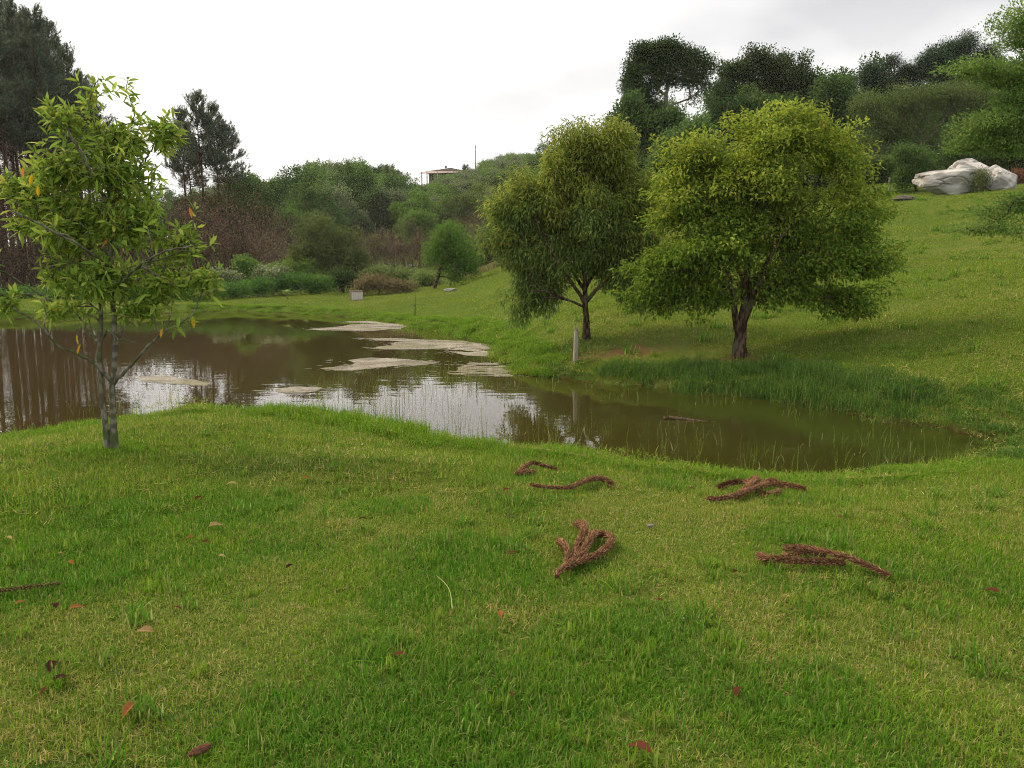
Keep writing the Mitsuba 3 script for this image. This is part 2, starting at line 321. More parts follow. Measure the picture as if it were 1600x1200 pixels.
# ------------------------------------------------------------------ background: the wooded far hill
def group_tree(gid, seed, hgt, lobes, n_ends, per, spread, L, Wd, cols, r_tip, r_max, bark, **kw):
    """A shapegroup of one tree kind standing at the origin: trunk and crown."""
    rng = np.random.default_rng(seed)
    lb = [(np.array(c, float), np.array(r, float)) for c, r in lobes]
    before = dict(USED)
    key, _, _ = grow(gid, rng, np.zeros(3), lb, n_ends, per, spread, L, Wd, cols, r_tip, r_max, bark=bark, key=gid, **kw)
    scene[gid] = {'type': 'shapegroup', 'trunk': scene.pop(gid + '__trunk'), 'crown': scene.pop(gid + '__crown')}
    labels.pop(gid, None)
def place(name, gid, p, s=1.0, rz=0.0, label=None, cat='tree', group=None, sz=None, tilt=0.0):
    key = numbered(name)
    m = T().translate([float(x) for x in p]).rotate([0, 0, 1], float(rz)).rotate([1, 0, 0], float(tilt)).scale([s, s, s * (sz or 1.0)])
    scene[key] = {'type': 'instance', 'to_world': m, 'group': {'type': 'ref', 'id': gid}}
    lab(key, label, cat, group); return key
DEEP = [(4, (0.038, 0.072, 0.020)), (3, (0.054, 0.092, 0.026)), (1, (0.080, 0.115, 0.036))]
OLIVE = [(3, (0.060, 0.092, 0.026)), (3, (0.080, 0.112, 0.034)), (1, (0.115, 0.135, 0.05))]
FRESH = [(3, (0.068, 0.128, 0.026)), (3, (0.092, 0.158, 0.034)), (1, (0.13, 0.17, 0.05))]
PALE = [(3, (0.085, 0.11, 0.055)), (2, (0.12, 0.14, 0.08))]
KINDS = []
for k in range(7):
    rg = np.random.default_rng(100 + k)
    lb = []
    nl = [4, 5, 6, 5, 4, 6, 5][k]
    for a in range(nl):
        an = a * 2 * np.pi / nl + rg.uniform(-.5, .5); rad = rg.uniform(1.2, 2.2)
        lb.append(((rad * math.cos(an), rad * math.sin(an), 4.6 + rg.uniform(-1.2, 0.8)), (rg.uniform(1.2, 1.9), rg.uniform(1.2, 1.9), rg.uniform(0.9, 1.5))))
    lb.append(((0, 0, 5.8 + rg.uniform(-0.3, 0.8)), (1.8, 1.8, 1.3)))
    lb.append(((0, 0, 3.2), (2.4, 2.4, 1.6)))
    group_tree(f'hill_kind_{k}', 40 + k, 7, lb, 210, 52, 0.21, 0.22, 0.12, [(w_, tuple(np.array(c_) * [0.85, 1.0, 1.05, 1.15, 1.3, 0.65, 1.1][k])) for w_, c_ in [DEEP, OLIVE, FRESH, DEEP, OLIVE, DEEP, PALE][k]], 0.012, 0.16, 'matte_bark', out=0.4, rnd=0.8, min_r=0.02)
    KINDS.append(f'hill_kind_{k}')
scene['matte_bark'] = {'type': 'twosided', 'bsdf': {'type': 'diffuse', 'reflectance': rgb(0.16, 0.13, 0.105)}}
scene['pine_bark'] = {'type': 'twosided', 'bsdf': {'type': 'diffuse', 'reflectance': rgb(0.085, 0.048, 0.036)}}
KL = ['dark green broadleaf tree with a rounded crown in the wood covering the far hill', 'olive green broadleaf tree with a rounded crown in the wood covering the far hill',
      'fresh green broadleaf tree with a rounded crown in the wood covering the far hill', 'dark green broadleaf tree with a rounded crown in the wood covering the far hill', 'olive green broadleaf tree with a rounded crown in the wood covering the far hill',
      'dark green broadleaf tree with a rounded crown in the wood covering the far hill', 'pale grey-green broadleaf tree in the wood covering the far hill']
rng = np.random.default_rng(7)
pts = []
for _ in range(9000):
    px = rng.uniform(180, 1010); r = math.sqrt(rng.uniform(82 ** 2, 232 ** 2))
    p = CAM + ray(px, HORIZON) * r; p[2] = 0
    clear = 3.6 + r * 0.016
    if px < 360 and r < 110: continue
    if 560 < px < 800 and r < 92: continue
    if all((p[0] - q_[0]) ** 2 + (p[1] - q_[1]) ** 2 > (clear + 0.7 * (q_[3] - 1)) ** 2 for q_ in pts): pts.append((p[0], p[1], px, rng.uniform(0.8, 1.35), r))
SKX = [180, 330, 380, 470, 550, 600, 630, 645, 738, 760, 790, 812, 840, 870, 900, 1010]; SKY_ = [300, 285, 264, 258, 252, 260, 268, 292, 292, 288, 286, 272, 240, 234, 230, 240]
for x, y, px, s, r in pts:
    room = (1.6 + (HORIZON - np.interp(px, SKX, SKY_)) / F * r - gz(x, y)) / (7.4 * 1.15)   # the wood's skyline
    s = min(s * 0.95, room * rng.uniform(0.8, 1.0))
    if s < 0.28: continue
    house_zone = 640 < px < 870 and r > 150
    if house_zone:
        s *= 0.42 if r > 178 else 0.6
        k = int(rng.choice([1, 2, 4, 6]))
        if 655 < px < 790 and r > 214: continue
    else: k = int(rng.choice(7, p=[.22, .17, .13, .16, .12, .12, .08]))
    place('hill_tree', KINDS[k], (x, y, gz(x, y) - 0.25 * s), s * 1.15, rng.uniform(0, 360), KL[k], 'tree', 'rounded ' + ('dark' if 'dark' in KL[k] else 'olive' if 'olive' in KL[k] else 'fresh' if 'fresh' in KL[k] else 'pale') + ' trees in the wood on the far hill', sz=rng.uniform(0.85, 1.15))
for k, c in enumerate((OLIVE, FRESH, PALE)):
    group_tree(f'scrub_kind_{k}', 60 + k, 3, [((rx, ry, 1.5 + 0.5 * k), (1.6, 1.6, 1.2)) for rx, ry in ((0, 0), (1.4, .5), (-1.2, .8), (.2, -1.4))], 60, 24, 0.3, 0.30, 0.16, c, 0.02, 0.08, 'matte_bark', out=0.4, rnd=0.8, min_r=0.05)
# thicker scrub between the house and the trees below it: one mass
for n_ in range(1, 521):
    px = rng.uniform(610, 880); r = rng.uniform(150, 229)
    if (635 < px < 750 and r > 196) or (750 < px < 792 and r > 205): continue
    p = CAM + ray(px, HORIZON) * r; s = rng.uniform(0.45, 0.9) * (0.55 if 630 < px < 755 and r > 180 else 1)
    scene[f'hill_scrub__{n_:03d}'] = {'type': 'instance', 'group': {'type': 'ref', 'id': f'scrub_kind_{rng.integers(3)}'},
                                     'to_world': T().translate([float(p[0]), float(p[1]), gz(p[0], p[1]) - 0.2]).rotate([0, 0, 1], rng.uniform(0, 360)).scale([s, s, s * 0.8])}
lab('hill_scrub', 'dense low green scrub covering the slope below the hilltop house', 'scrub', kind='stuff')

# ------------------------------------------------------------------ the pine grove on the left
def pine_group(gid, seed, hgt, live, n_whorl, spread, cols, dead=True):
    rg = np.random.default_rng(seed)
    tr, nd, dd = MB(), MB(), MB()
    z = np.linspace(0, hgt, 12); bend = np.cumsum(rg.normal(0, 0.05, (12, 2)), 0) * (z[:, None] / hgt)
    tp = np.c_[bend, z]
    tr.add(*tube(tp, np.linspace(hgt * 0.0105, 0.03, 12), 7), (1, 1, 1))
    at_z = lambda h: np.array([np.interp(h, z, tp[:, 0]), np.interp(h, z, tp[:, 1]), h])
    P, D, cl = [], [], []
    for h in np.linspace(hgt * 0.20, hgt * 0.985, int(n_whorl * 1.35)):
        t = (h / hgt - live) / (1 - live)
        for b in range(rg.integers(4, 7)):
            an = rg.uniform(0, 2 * np.pi); q = at_z(h + rg.uniform(-.25, .25))
            if t > 0:
                ln = spread * (1 - t) ** 0.75 * rg.uniform(0.65, 1.15) * min(1, 0.55 + t * 2.2) + 0.35
                if rg.random() < 0.12: continue
                el = 0.05 + 0.8 * t + rg.normal(0, 0.12)
                m = 6; s = np.linspace(0, 1, m)[:, None]
                d0 = np.array([math.cos(an) * math.cos(el), math.sin(an) * math.cos(el), math.sin(el)])
                br = q + d0 * ln * s + np.array([0, 0, 0.30 * ln]) * s * s + np.array([0, 0, -0.18 * ln]) * s
                tr.add(*tube(br, np.linspace(0.035, 0.010, m), 4))
                for w in range(int(5 + 6 * ln)):
                    tt = rg.uniform(0.22, 1.0); c = br[0] + (br[-1] - br[0]) * tt
                    c = np.array([np.interp(tt, s[:, 0], br[:, a]) for a in range(3)]) + rg.normal(0, 0.09, 3) * (0.6 + ln * 0.25)
                    P.append(c); D.append(unit(d0 * 0.5 + np.array([0, 0, 0.75]) + rg.normal(0, 0.3, 3)))
            elif dead:
                ln = spread * rg.uniform(0.45, 1.0)
                el = rg.normal(-0.05, 0.2)
                d0 = np.array([math.cos(an) * math.cos(el), math.sin(an) * math.cos(el), math.sin(el)])
                s = np.linspace(0, 1, 4)[:, None]
                br = q + d0 * ln * s + np.array([0, 0, -0.15 * ln]) * s * s
                dd.add(*tube(br, np.linspace(0.022, 0.008, 4), 3), np.array((0.10, 0.058, 0.045)) * rg.uniform(.7, 1.3))
                for w in range(4):
                    c = br[0] + (br[-1] - br[0]) * rg.uniform(0.15, 1); e = c + rg.normal(0, 0.45, 3) + [0, 0, -.15]
                    dd.add(*tube(np.array([c, (c + e) / 2 + rg.normal(0, .05, 3), e]), 0.011, 3), np.array((0.12, 0.066, 0.05)) * rg.uniform(.7, 1.3))
    P, D = np.array(P), np.array(D); nper = 24
    e, d = np.repeat(P, nper, 0), np.repeat(D, nper, 0); n = len(e)
    dr_ = unit(d * 0.9 + rg.normal(size=(n, 3)) * 0.42)
    v, f, k = leaves(e + d * rg.uniform(0, 0.55, (n, 1)), dr_, rg.uniform(0.18, 0.32, n), 0.035, rg, 0.1)
    nd.add(v, f, np.repeat(pal(rg, n, cols, 0.2), k, 0))
    g = {'type': 'shapegroup', 'trunk': mikit.ply(tr.mesh(), 'pine_bark', smooth=True), 'crown': nd.ply('leaf_bsdf')}
    if dead: g['dead_branches'] = dd.ply('matte_bsdf')
    scene[gid] = g
NEEDLE = [(4, (0.052, 0.072, 0.050)), (2, (0.072, 0.090, 0.060)), (1, (0.10, 0.11, 0.07))]
pine_group('pine_kind_0', 11, 20.0, 0.55, 30, 3.1, NEEDLE)
pine_group('pine_kind_1', 12, 19.0, 0.50, 28, 2.8, NEEDLE)
pine_group('pine_kind_2', 13, 17.0, 0.62, 24, 2.7, NEEDLE)
rng = np.random.default_rng(21)
def pine(px, D, top, kind, label, group):
    p = foot(px, D); h = at(px, top, D)[2] - p[2]
    H = (20.0, 19.0, 17.0)[kind]
    place('pine_tree', f'pine_kind_{kind}', p, h / H, rng.uniform(0, 360), label, 'pine tree', group)
FR = [(-95, 52, -60), (-52, 60, -50), (-15, 54, -40), (22, 58, 0), (50, 63, 12), (78, 60, 20), (100, 66, 45), (128, 69, 78), (148, 74, 122)]
FL = ['tall dark pine rising at the left edge of the photo above the pond', 'tall dark pine second from the left edge in the dense grove', 'tall dark pine in the grove just right of the left edge', 'tall dark pine left of the middle of the left grove',
      'tall dark pine in the middle of the left grove above the broadleaf sapling', 'tall dark pine right of the middle of the left grove', 'tall pine third from the right end of the left grove', 'pine second from the right end of the sloping grove top', 'lowest pine at the right end of the sloping left grove']
for k, (px, D, top) in enumerate(FR): pine(px, D, top, k % 2, FL[k], 'dark pines of the left grove')
for k, (px, D, top) in enumerate([(-140, 60, -70), (-75, 72, 0), (-30, 74, 10), (5, 70, 40), (40, 76, 60), (66, 72, 70), (92, 80, 110), (118, 84, 130), (-110, 66, -40), (-60, 68, -20), (12, 66, 10), (35, 68, 30), (60, 66, 40), (85, 70, 70), (108, 74, 100), (135, 76, 130), (160, 80, 160)]):
    pine(px, D, top, (k + 1) % 2, 'dark pine standing behind the front row of the left grove', 'pines behind the front row of the grove')
for k, (px, D, top, lbx) in enumerate([(325, 78, 155, 'tallest of the open-crowned pines standing against the white sky'), (350, 80, 172, 'open-crowned pine just right of the tallest of the airy pines'), (297, 80, 178, 'open-crowned pine just left of the tallest airy pine'),
                                       (362, 84, 205, 'small airy pine at the right end of the open pine group'), (306, 84, 215, 'low airy pine at the left foot of the open pine group')]):
    pine(px, D, top, 2, lbx, 'airy pines left of the far hill')

# ------------------------------------------------------------------ bare and brown growth
def twiggy(name, px, D, w, h, n, cols, label, cat, group=None, leafy=0.0, lean=0.35, base_py=None, r=0.012, leaf_cols=None, leafL=0.16):
    """A bush of bare twigs rising from its foot, part 'twigs', and its remaining leaves."""
    rg = np.random.default_rng(abs(hash(label)) % 1 + int(px * 7 + D * 13))
    key = numbered(name); p = hit(px, base_py) if base_py else foot(px, D); mb = MB(); E, Dr = [], []
    for k in range(n):
        a, q = rg.uniform(0, 2 * np.pi), p + np.array([rg.normal(0, w * 0.22), rg.normal(0, w * 0.15), -0.1])
        d = unit(np.array([math.cos(a) * lean, math.sin(a) * lean, 1]) + rg.normal(0, 0.12, 3)); L = h * rg.uniform(0.5, 1.05)
        s = np.linspace(0, 1, 5)[:, None]
        br = q + d * L * s + rg.normal(0, 0.03 * L, (5, 3)) * s + np.array([math.cos(a), math.sin(a), -0.25]) * (w * 0.22) * s * s
        c = np.array(cols[rg.integers(len(cols))]) * rg.uniform(0.75, 1.3)
        mb.add(*tube(br, np.linspace(r, r * 0.35, 5), 4), c)
        for _ in range(5):
            t = rg.uniform(0.35, 1); c0 = np.array([np.interp(t, s[:, 0], br[:, x]) for x in range(3)])
            e = c0 + unit(d + rg.normal(0, 0.6, 3)) * L * rg.uniform(0.12, 0.3)
            mb.add(*tube(np.array([c0, (c0 + e) / 2 + rg.normal(0, 0.02 * L, 3), e]), r * 0.42, 3), c)
            E.append(e); Dr.append(unit(e - c0)); E.append((c0 + e) / 2); Dr.append(unit(e - c0))
    scene[key + '__twigs'] = mb.ply('matte_bsdf')
    if leafy:
        E, Dr = np.array(E), np.array(Dr)
        v, f, c = crown(rg, E, Dr, int(leafy), leafL * 1.1, leafL, leafL * 0.5, leaf_cols, rnd=0.9)
        scene[key + '__leaves'] = mikit.ply((v, f), 'leaf_bsdf', color=np.clip(c, .003, .9))
    lab(key, label, cat, group)
BROWN = [(0.11, 0.070, 0.055), (0.145, 0.098, 0.078), (0.085, 0.058, 0.048)]
RUST = [(2, (0.085, 0.050, 0.034)), (2, (0.11, 0.072, 0.048)), (1, (0.075, 0.075, 0.034))]
GREYB = [(2, (0.13, 0.092, 0.07)), (1, (0.17, 0.13, 0.095)), (1, (0.09, 0.09, 0.045))]
for k, (px, D, w, h, lbx) in enumerate([(395, 62, 3.6, 4.9, 'reddish brown bare tree with withered leaves left of the far hill'), (345, 60, 3.8, 4.6, 'reddish brown withered tree below the airy pines'), (300, 62, 4, 4.8, 'withered brown tree behind the right twigs of the sapling'), (255, 58, 4, 5.2, 'withered brown tree hidden behind the middle of the sapling'),
                                        (210, 60, 4, 5.6, 'withered brown tree behind the sapling above the far bank'), (160, 56, 4, 5.6, 'withered brown tree behind the stem top of the sapling'), (110, 58, 4, 5.6, 'withered brown tree behind the left half of the sapling'), (60, 55, 4, 6, 'withered brown tree under the left pines'), (10, 54, 4, 6, 'withered brown tree at the left edge under the pines'), (-45, 54, 4, 6, 'withered brown tree just past the left edge')]):
    twiggy('withered_tree', px, D, w * 1.15, h * (1.25 if px > 150 else 0.95), 40, BROWN, lbx, 'tree', 'withered brown trees under the pines', leafy=3, leaf_cols=RUST, lean=0.28, r=0.035, leafL=0.20)
for k, (px, D, w, h, lbx) in enumerate([(442, 58, 3.0, 4.8, 'grey-brown bare shrub left of the feathery tree'), (425, 66, 3, 5.6, 'tall brown bare shrub behind the thin dark trunks'), (590, 76, 5.0, 4.2, 'left one of the reddish bare shrubs at the foot of the far hill'), (628, 78, 5, 4.4, 'middle one of the reddish bare shrubs at the foot of the far hill'), (662, 76, 5, 4.0, 'right one of the reddish bare shrubs at the foot of the far hill'), (745, 72, 5, 5.5, 'dull brown bare shrub behind the round bush')]):
    twiggy('bare_shrub', px, D, w, h, 46, BROWN, lbx, 'shrub', 'bare brown shrubs at the foot of the hill', leafy=3, leaf_cols=GREYB, lean=0.3, r=0.02, leafL=0.13)

# thin dark trunks standing in the green at the far bank
rng = np.random.default_rng(33)
for k, (px, y0, y1, D) in enumerate([(406, 425, 352, 50), (413, 424, 345, 51), (431, 432, 352, 49), (437, 432, 340, 49), (444, 430, 365, 48), (452, 428, 358, 50), (399, 440, 372, 48), (466, 426, 372, 50)]):
    key = numbered('bare_tree'); b = hit(px - 4, y0); DD = b[1]; t = at(px + rng.uniform(-2, 8), y1, DD) ; mb = MB()
    s = np.linspace(0, 1, 7)[:, None]; c = b - [0, 0, .2] + (t - b) * s + np.cumsum(rng.normal(0, 0.035, (7, 3)), 0) * s
    mb.add(*tube(c, np.linspace(0.07, 0.02, 7), 6), (0.045, 0.03, 0.024))
    scene[key + '__trunk'] = mb.ply('matte_bsdf'); mb = MB()
    for _ in range(9):
        u = rng.uniform(0.5, 1); p0 = np.array([np.interp(u, s[:, 0], c[:, x]) for x in range(3)])
        e = p0 + unit(np.r_[rng.normal(0, 0.6, 2), 1]) * rng.uniform(0.4, 1.0)
        mb.add(*tube(np.array([p0, (p0 + e) / 2 + rng.normal(0, .05, 3), e]), [0.022, 0.014, 0.006], 4), (0.07, 0.045, 0.035))
    scene[key + '__twigs'] = mb.ply('matte_bsdf')
    lab(key, 'slender dark bare trunk standing in the green beyond the far bank', 'tree', 'slender dark bare trunks beyond the far bank')

# ------------------------------------------------------------------ trees of the middle distance
def mid(name, D, base_px, spec, n_ends, per, L, ratio, cols, label, seed, r_tip=0.012, r_max=0.16, depth=0.9, spread=0.28, **kw):
    rg = np.random.default_rng(seed)
    b = foot(base_px, D)
    return grow(name, rg, b, sublobes(rg, px_lobes(D, spec, depth), *((8, 0.36, 0.62) if name in ('tall_tree', 'cypress_like_tree') else (5, 0.48, 0.8))), n_ends, per, spread, L, L * ratio, cols, r_tip, r_max, label, **kw)
FEATHER = [(3, (0.062, 0.085, 0.028)), (3, (0.085, 0.108, 0.034)), (1, (0.11, 0.125, 0.045))]
DARKG = [(4, (0.028, 0.052, 0.018)), (3, (0.040, 0.066, 0.022)), (1, (0.06, 0.08, 0.03))]
BRIGHT = [(3, (0.060, 0.125, 0.020)), (3, (0.085, 0.155, 0.026)), (1, (0.12, 0.18, 0.035))]
mid('feathery_tree', 50, 533, [(505, 345, 42, 14), (480, 362, 38, 12), (535, 372, 40, 14), (500, 385, 48, 13), (470, 395, 30, 14), (545, 398, 34, 22), (515, 412, 40, 16), (560, 412, 20, 20), (548, 430, 22, 16)], 300, 40, 0.17, 0.42, FEATHER,
    'feathery olive tree with flat layered foliage beside the white box', 51, spread=0.24, trunk_top=at(525, 385, 50), rnd=0.6, gap=0.38, freq=1.3)
mid('dark_bush', 47, 535, [(537, 436, 16, 18), (522, 440, 12, 14), (552, 440, 12, 14)], 80, 45, 0.14, 0.5, DARKG, 'dark green bush under the feathery tree behind the white box', 52, cat='bush', spread=0.2, r_max=0.06)
mid('round_bush', 45, 676, [(702, 372, 34, 24), (690, 398, 28, 28), (722, 395, 34, 30), (705, 420, 38, 24), (735, 415, 24, 24), (700, 355, 20, 12)], 260, 48, 0.13, 0.5, BRIGHT, 'bright green rounded tree with foliage to the ground at the lawn edge', 53, spread=0.2, r_max=0.12, trunk_top=at(695, 405, 45))
mid('pale_tree', 95, 606, [(590, 315, 24, 18), (618, 308, 28, 14), (645, 316, 26, 14), (605, 332, 26, 12), (575, 335, 14, 12)], 150, 40, 0.26, 0.45, PALE, 'grey-green tree with several pale bare stems showing below its crown', 54, spread=0.4, bark='pale_bark_bsdf', trunk_top=at(612, 340, 95), r_max=0.2)
mid('round_tree', 84, 650, [(648, 338, 22, 16), (665, 350, 20, 18), (640, 355, 20, 16), (655, 368, 24, 14)], 150, 40, 0.22, 0.5, FRESH, 'round fresh green tree in front of the pale-stemmed tree', 55, spread=0.35)
mid('dark_bush', 60, 752, [(752, 385, 22, 30), (765, 410, 22, 30), (740, 420, 18, 22)], 130, 44, 0.16, 0.5, OLIVE, 'dull green bush squeezed between the round bush and the willow-leaved tree', 56, cat='bush', spread=0.25)
mid('dark_bush', 62, 790, [(785, 330, 30, 40), (800, 380, 30, 40), (770, 360, 20, 30)], 150, 44, 0.2, 0.5, OLIVE, 'tall olive bush behind the left edge of the willow-leaved tree', 57, cat='bush', spread=0.3)
mid('leafy_bush', 47, 380, [(380, 412, 18, 14), (372, 424, 16, 12), (392, 422, 14, 12)], 80, 44, 0.15, 0.5, FRESH, 'small rounded green bush on the far bank right of the sapling', 58, cat='bush', spread=0.2, r_max=0.05)
mid('leafy_bush', 56, 480, [(470, 412, 22, 12), (450, 418, 18, 12), (490, 418, 20, 12), (430, 424, 20, 12)], 110, 44, 0.16, 0.5, [(3, (0.10, 0.17, 0.03)), (2, (0.14, 0.21, 0.04))], 'yellow-green bush behind the thin dark trunks', 59, cat='bush', spread=0.25, r_max=0.05)
for k, (px, py, D, w) in enumerate([(345, 430, 45, 20), (362, 434, 45, 16), (412, 428, 46, 16), (436, 424, 46, 14), (425, 432, 45, 12)]):
    mid('white_flowered_shrub', D, px, [(px, py, w, 9), (px + 5, py + 6, w * .8, 8)], 60, 26, 0.13, 0.45, [(2, (0.17, 0.18, 0.12)), (1, (0.30, 0.30, 0.24)), (4, (0.08, 0.12, 0.035))], 'low shrub with a haze of whitish flowers on the far bank', 70 + k, cat='shrub', group='white flowered shrubs on the far bank', spread=0.2, r_max=0.03)
for k, (px, py, D, w, h_) in enumerate([(470, 440, 45, 26, 9), (440, 442, 45, 22, 9), (410, 446, 44, 24, 9), (500, 446, 45, 18, 8), (370, 452, 43, 30, 9), (320, 455, 42, 30, 9), (270, 455, 42, 30, 10), (220, 457, 42, 30, 10), (160, 458, 42, 34, 10), (100, 460, 42, 34, 10), (40, 460, 42, 34, 11), (-20, 460, 42, 34, 11)]):
    mid('bank_shrub', D, px, [(px, py, w, h_), (px - 10, py + 5, w * .8, h_ * .8)], 70, 40, 0.15, 0.3, [(3, (0.045, 0.105, 0.022)), (2, (0.075, 0.145, 0.03))], 'low bright green growth forming the hedge-like edge along the far bank', 90 + k, cat='shrub', group='low green shrubs along the far bank', spread=0.22, r_max=0.03, droop=-0.4)
RS = [(2, (0.115, 0.078, 0.045)), (2, (0.15, 0.115, 0.065)), (2, (0.10, 0.105, 0.045))]
mid('brush_heap', 43, 590, [(585, 443, 30, 10), (610, 447, 30, 9), (565, 448, 16, 9), (640, 449, 24, 7)], 140, 30, 0.17, 0.3, RS, 'heap of dry rust-brown fern and brush right of the white box', 110, cat='brush', spread=0.2, r_max=0.03)
mid('brush_heap', 50, 765, [(760, 435, 30, 16), (785, 425, 22, 20), (740, 445, 20, 8)], 120, 30, 0.18, 0.3, RS, 'dry rust-brown ferns behind the round bush at the lawn edge', 111, cat='brush', spread=0.22, r_max=0.03)
for k, (px, py, D, w, h_) in enumerate([(600, 428, 52, 32, 10), (640, 430, 52, 34, 10), (665, 436, 50, 22, 9), (575, 434, 52, 20, 8)]):
    mid('bramble', D, px, [(px, py, w, h_), (px + 8, py + 8, w, h_)], 90, 40, 0.16, 0.45, [(3, (0.10, 0.145, 0.045)), (2, (0.14, 0.17, 0.06))], 'pale green bramble mound behind the dry brush beyond the lawn', 120 + k, cat='bramble', group='bramble mounds beyond the lawn', spread=0.22, r_max=0.03)

# right-hand hillside
R_ = [('tall_tree', 60, 1045, [(1030, 90, 48, 26), (1005, 88, 28, 24), (1040, 78, 34, 18), (995, 110, 26, 24), (1070, 92, 38, 24), (1105, 105, 26, 22), (1040, 122, 46, 14), (985, 130, 18, 16), (1085, 122, 34, 14), (1010, 145, 26, 16), (1000, 165, 22, 16), (1110, 130, 24, 18), (990, 150, 26, 24), (1018, 168, 24, 18), (1085, 150, 16, 14)], 420, 34, 0.26, 0.5, DARKG, 'tall dark tree with an umbrella crown and bare limbs, left one on the hill crest', 131, dict(trunk_top=at(1045, 150, 60), r_max=0.34, r_tip=0.016, gap=0.27, freq=0.9, spread=0.3, bark='pale_bark_bsdf')),
      ('tall_tree', 64, 1165, [(1195, 92, 46, 18), (1160, 110, 30, 20), (1230, 105, 32, 22), (1140, 118, 22, 20), (1255, 115, 18, 28), (1130, 150, 22, 26), (1210, 118, 50, 18), (1240, 140, 34, 20), (1265, 140, 18, 26), (1130, 165, 24, 20)], 400, 34, 0.26, 0.5, DARKG + [(1, (0.085, 0.07, 0.03))], 'tall dark tree with a brownish domed crown right of the umbrella-crowned tree', 132, dict(trunk_top=at(1190, 155, 64), r_max=0.32, r_tip=0.016, gap=0.27, freq=0.9, spread=0.3)),
      ('dark_tree', 56, 985, [(985, 180, 30, 32), (1005, 200, 34, 30), (968, 205, 22, 26), (1030, 215, 30, 26), (1050, 190, 22, 20)], 260, 40, 0.26, 0.5, DEEP, 'dark bushy tree below the left side of the umbrella-crowned tree', 133, dict(spread=0.32)),
      ('dark_tree', 60, 1150, [(1150, 175, 40, 22), (1195, 175, 44, 26), (1120, 195, 40, 22), (1230, 180, 30, 34), (1180, 205, 60, 22), (1250, 215, 40, 30), (1110, 225, 40, 24)], 380, 40, 0.26, 0.5, DEEP, 'broad dark tree mass below the domed tree behind the yellow-green tree', 134, dict(spread=0.32)),
      ('light_green_tree', 28, 1065, [(1075, 215, 38, 28), (1045, 245, 34, 30), (1095, 195, 22, 18), (1065, 275, 48, 30), (1110, 240, 30, 34), (1025, 270, 20, 26)], 320, 44, 0.10, 0.5, [(3, (0.062, 0.112, 0.034)), (3, (0.085, 0.135, 0.042)), (1, (0.12, 0.165, 0.055))], 'light bluish green tree rising between the two lawn trees', 135, dict(spread=0.16, r_max=0.1)),
      ('dark_tree', 58, 1300, [(1300, 150, 34, 34), (1285, 185, 34, 34), (1325, 170, 40, 36), (1310, 215, 50, 30), (1275, 235, 40, 30)], 320, 42, 0.26, 0.5, DEEP + [(2, (0.06, 0.10, 0.03))], 'mid-green bushy tree filling the dip between the dark crowns', 136, dict(spread=0.32)),
      ('cypress_like_tree', 66, 1400, [(1385, 105, 34, 14), (1360, 118, 24, 12), (1410, 120, 34, 18), (1375, 135, 40, 14)], 260, 40, 0.22, 0.3, [(4, (0.028, 0.05, 0.028)), (2, (0.045, 0.065, 0.036))], 'dark layered conifer showing sharp sprays against the sky, left of the pair', 137, dict(spread=0.26, gap=0.35)),
      ('cypress_like_tree', 66, 1490, [(1455, 90, 30, 26), (1480, 72, 26, 20), (1510, 68, 30, 24), (1540, 90, 30, 28), (1500, 110, 60, 26), (1445, 115, 26, 20), (1560, 110, 22, 20)], 380, 40, 0.22, 0.3, [(4, (0.028, 0.052, 0.030)), (2, (0.045, 0.068, 0.038))], 'dark bluish conifer with ragged top, right one of the pair on the skyline', 138, dict(spread=0.28, gap=0.33)),
      ('spreading_tree', 52, 1440, [(1400, 158, 50, 26), (1450, 150, 54, 26), (1500, 160, 48, 34), (1545, 150, 34, 26), (1350, 165, 34, 24), (1370, 195, 40, 26), (1430, 200, 56, 26), (1490, 215, 50, 26), (1545, 185, 34, 34), (1345, 225, 28, 26), (1400, 235, 40, 18)], 520, 42, 0.17, 0.32, OLIVE, 'wide feathery olive tree arching over the white boulder', 139, dict(spread=0.28, bark='pale_bark_bsdf', gap=0.3, r_max=0.22)),
      ('leafy_bush', 45, 1425, [(1415, 240, 20, 20), (1440, 250, 24, 22), (1425, 270, 26, 18), (1455, 275, 20, 14), (1410, 285, 14, 12)], 170, 44, 0.12, 0.5, [(3, (0.045, 0.09, 0.02)), (2, (0.085, 0.13, 0.03))], 'leafy green bush at the left end of the white boulder', 140, dict(cat='bush', spread=0.2, r_max=0.07)),
      ('leafy_bush', 48, 1530, [(1500, 240, 44, 20), (1550, 235, 44, 24), (1600, 240, 40, 30), (1480, 252, 24, 14)], 220, 44, 0.14, 0.5, DEEP, 'dark green bush behind the top of the white boulder', 141, dict(cat='bush', spread=0.22, r_max=0.07)),
      ('dark_tree', 60, 1600, [(1590, 150, 40, 50), (1640, 170, 50, 60), (1600, 210, 50, 40)], 300, 40, 0.26, 0.5, DEEP, 'dark tree behind the fine-leaved branches at the right edge', 142, dict(spread=0.32)),
      ('leafy_bush', 47, 1365, [(1350, 262, 30, 22), (1385, 262, 20, 18), (1320, 270, 30, 22)], 160, 44, 0.14, 0.5, OLIVE, 'olive bush beyond the right side of the yellow-green tree', 143, dict(cat='bush', spread=0.22, r_max=0.06)),
      ('dark_tree', 58, 900, [(915, 255, 40, 26), (880, 290, 40, 40), (940, 290, 50, 50), (1000, 290, 50, 50)], 320, 40, 0.26, 0.5, DEEP, 'dark tree hidden behind the willow-leaved tree', 144, dict(spread=0.32)),
      ('dark_tree', 56, 1200, [(1200, 260, 60, 30), (1140, 280, 50, 30), (1260, 280, 60, 30)], 260, 40, 0.26, 0.5, DEEP, 'dark bushy tree hidden behind the yellow-green tree', 145, dict(spread=0.32))]
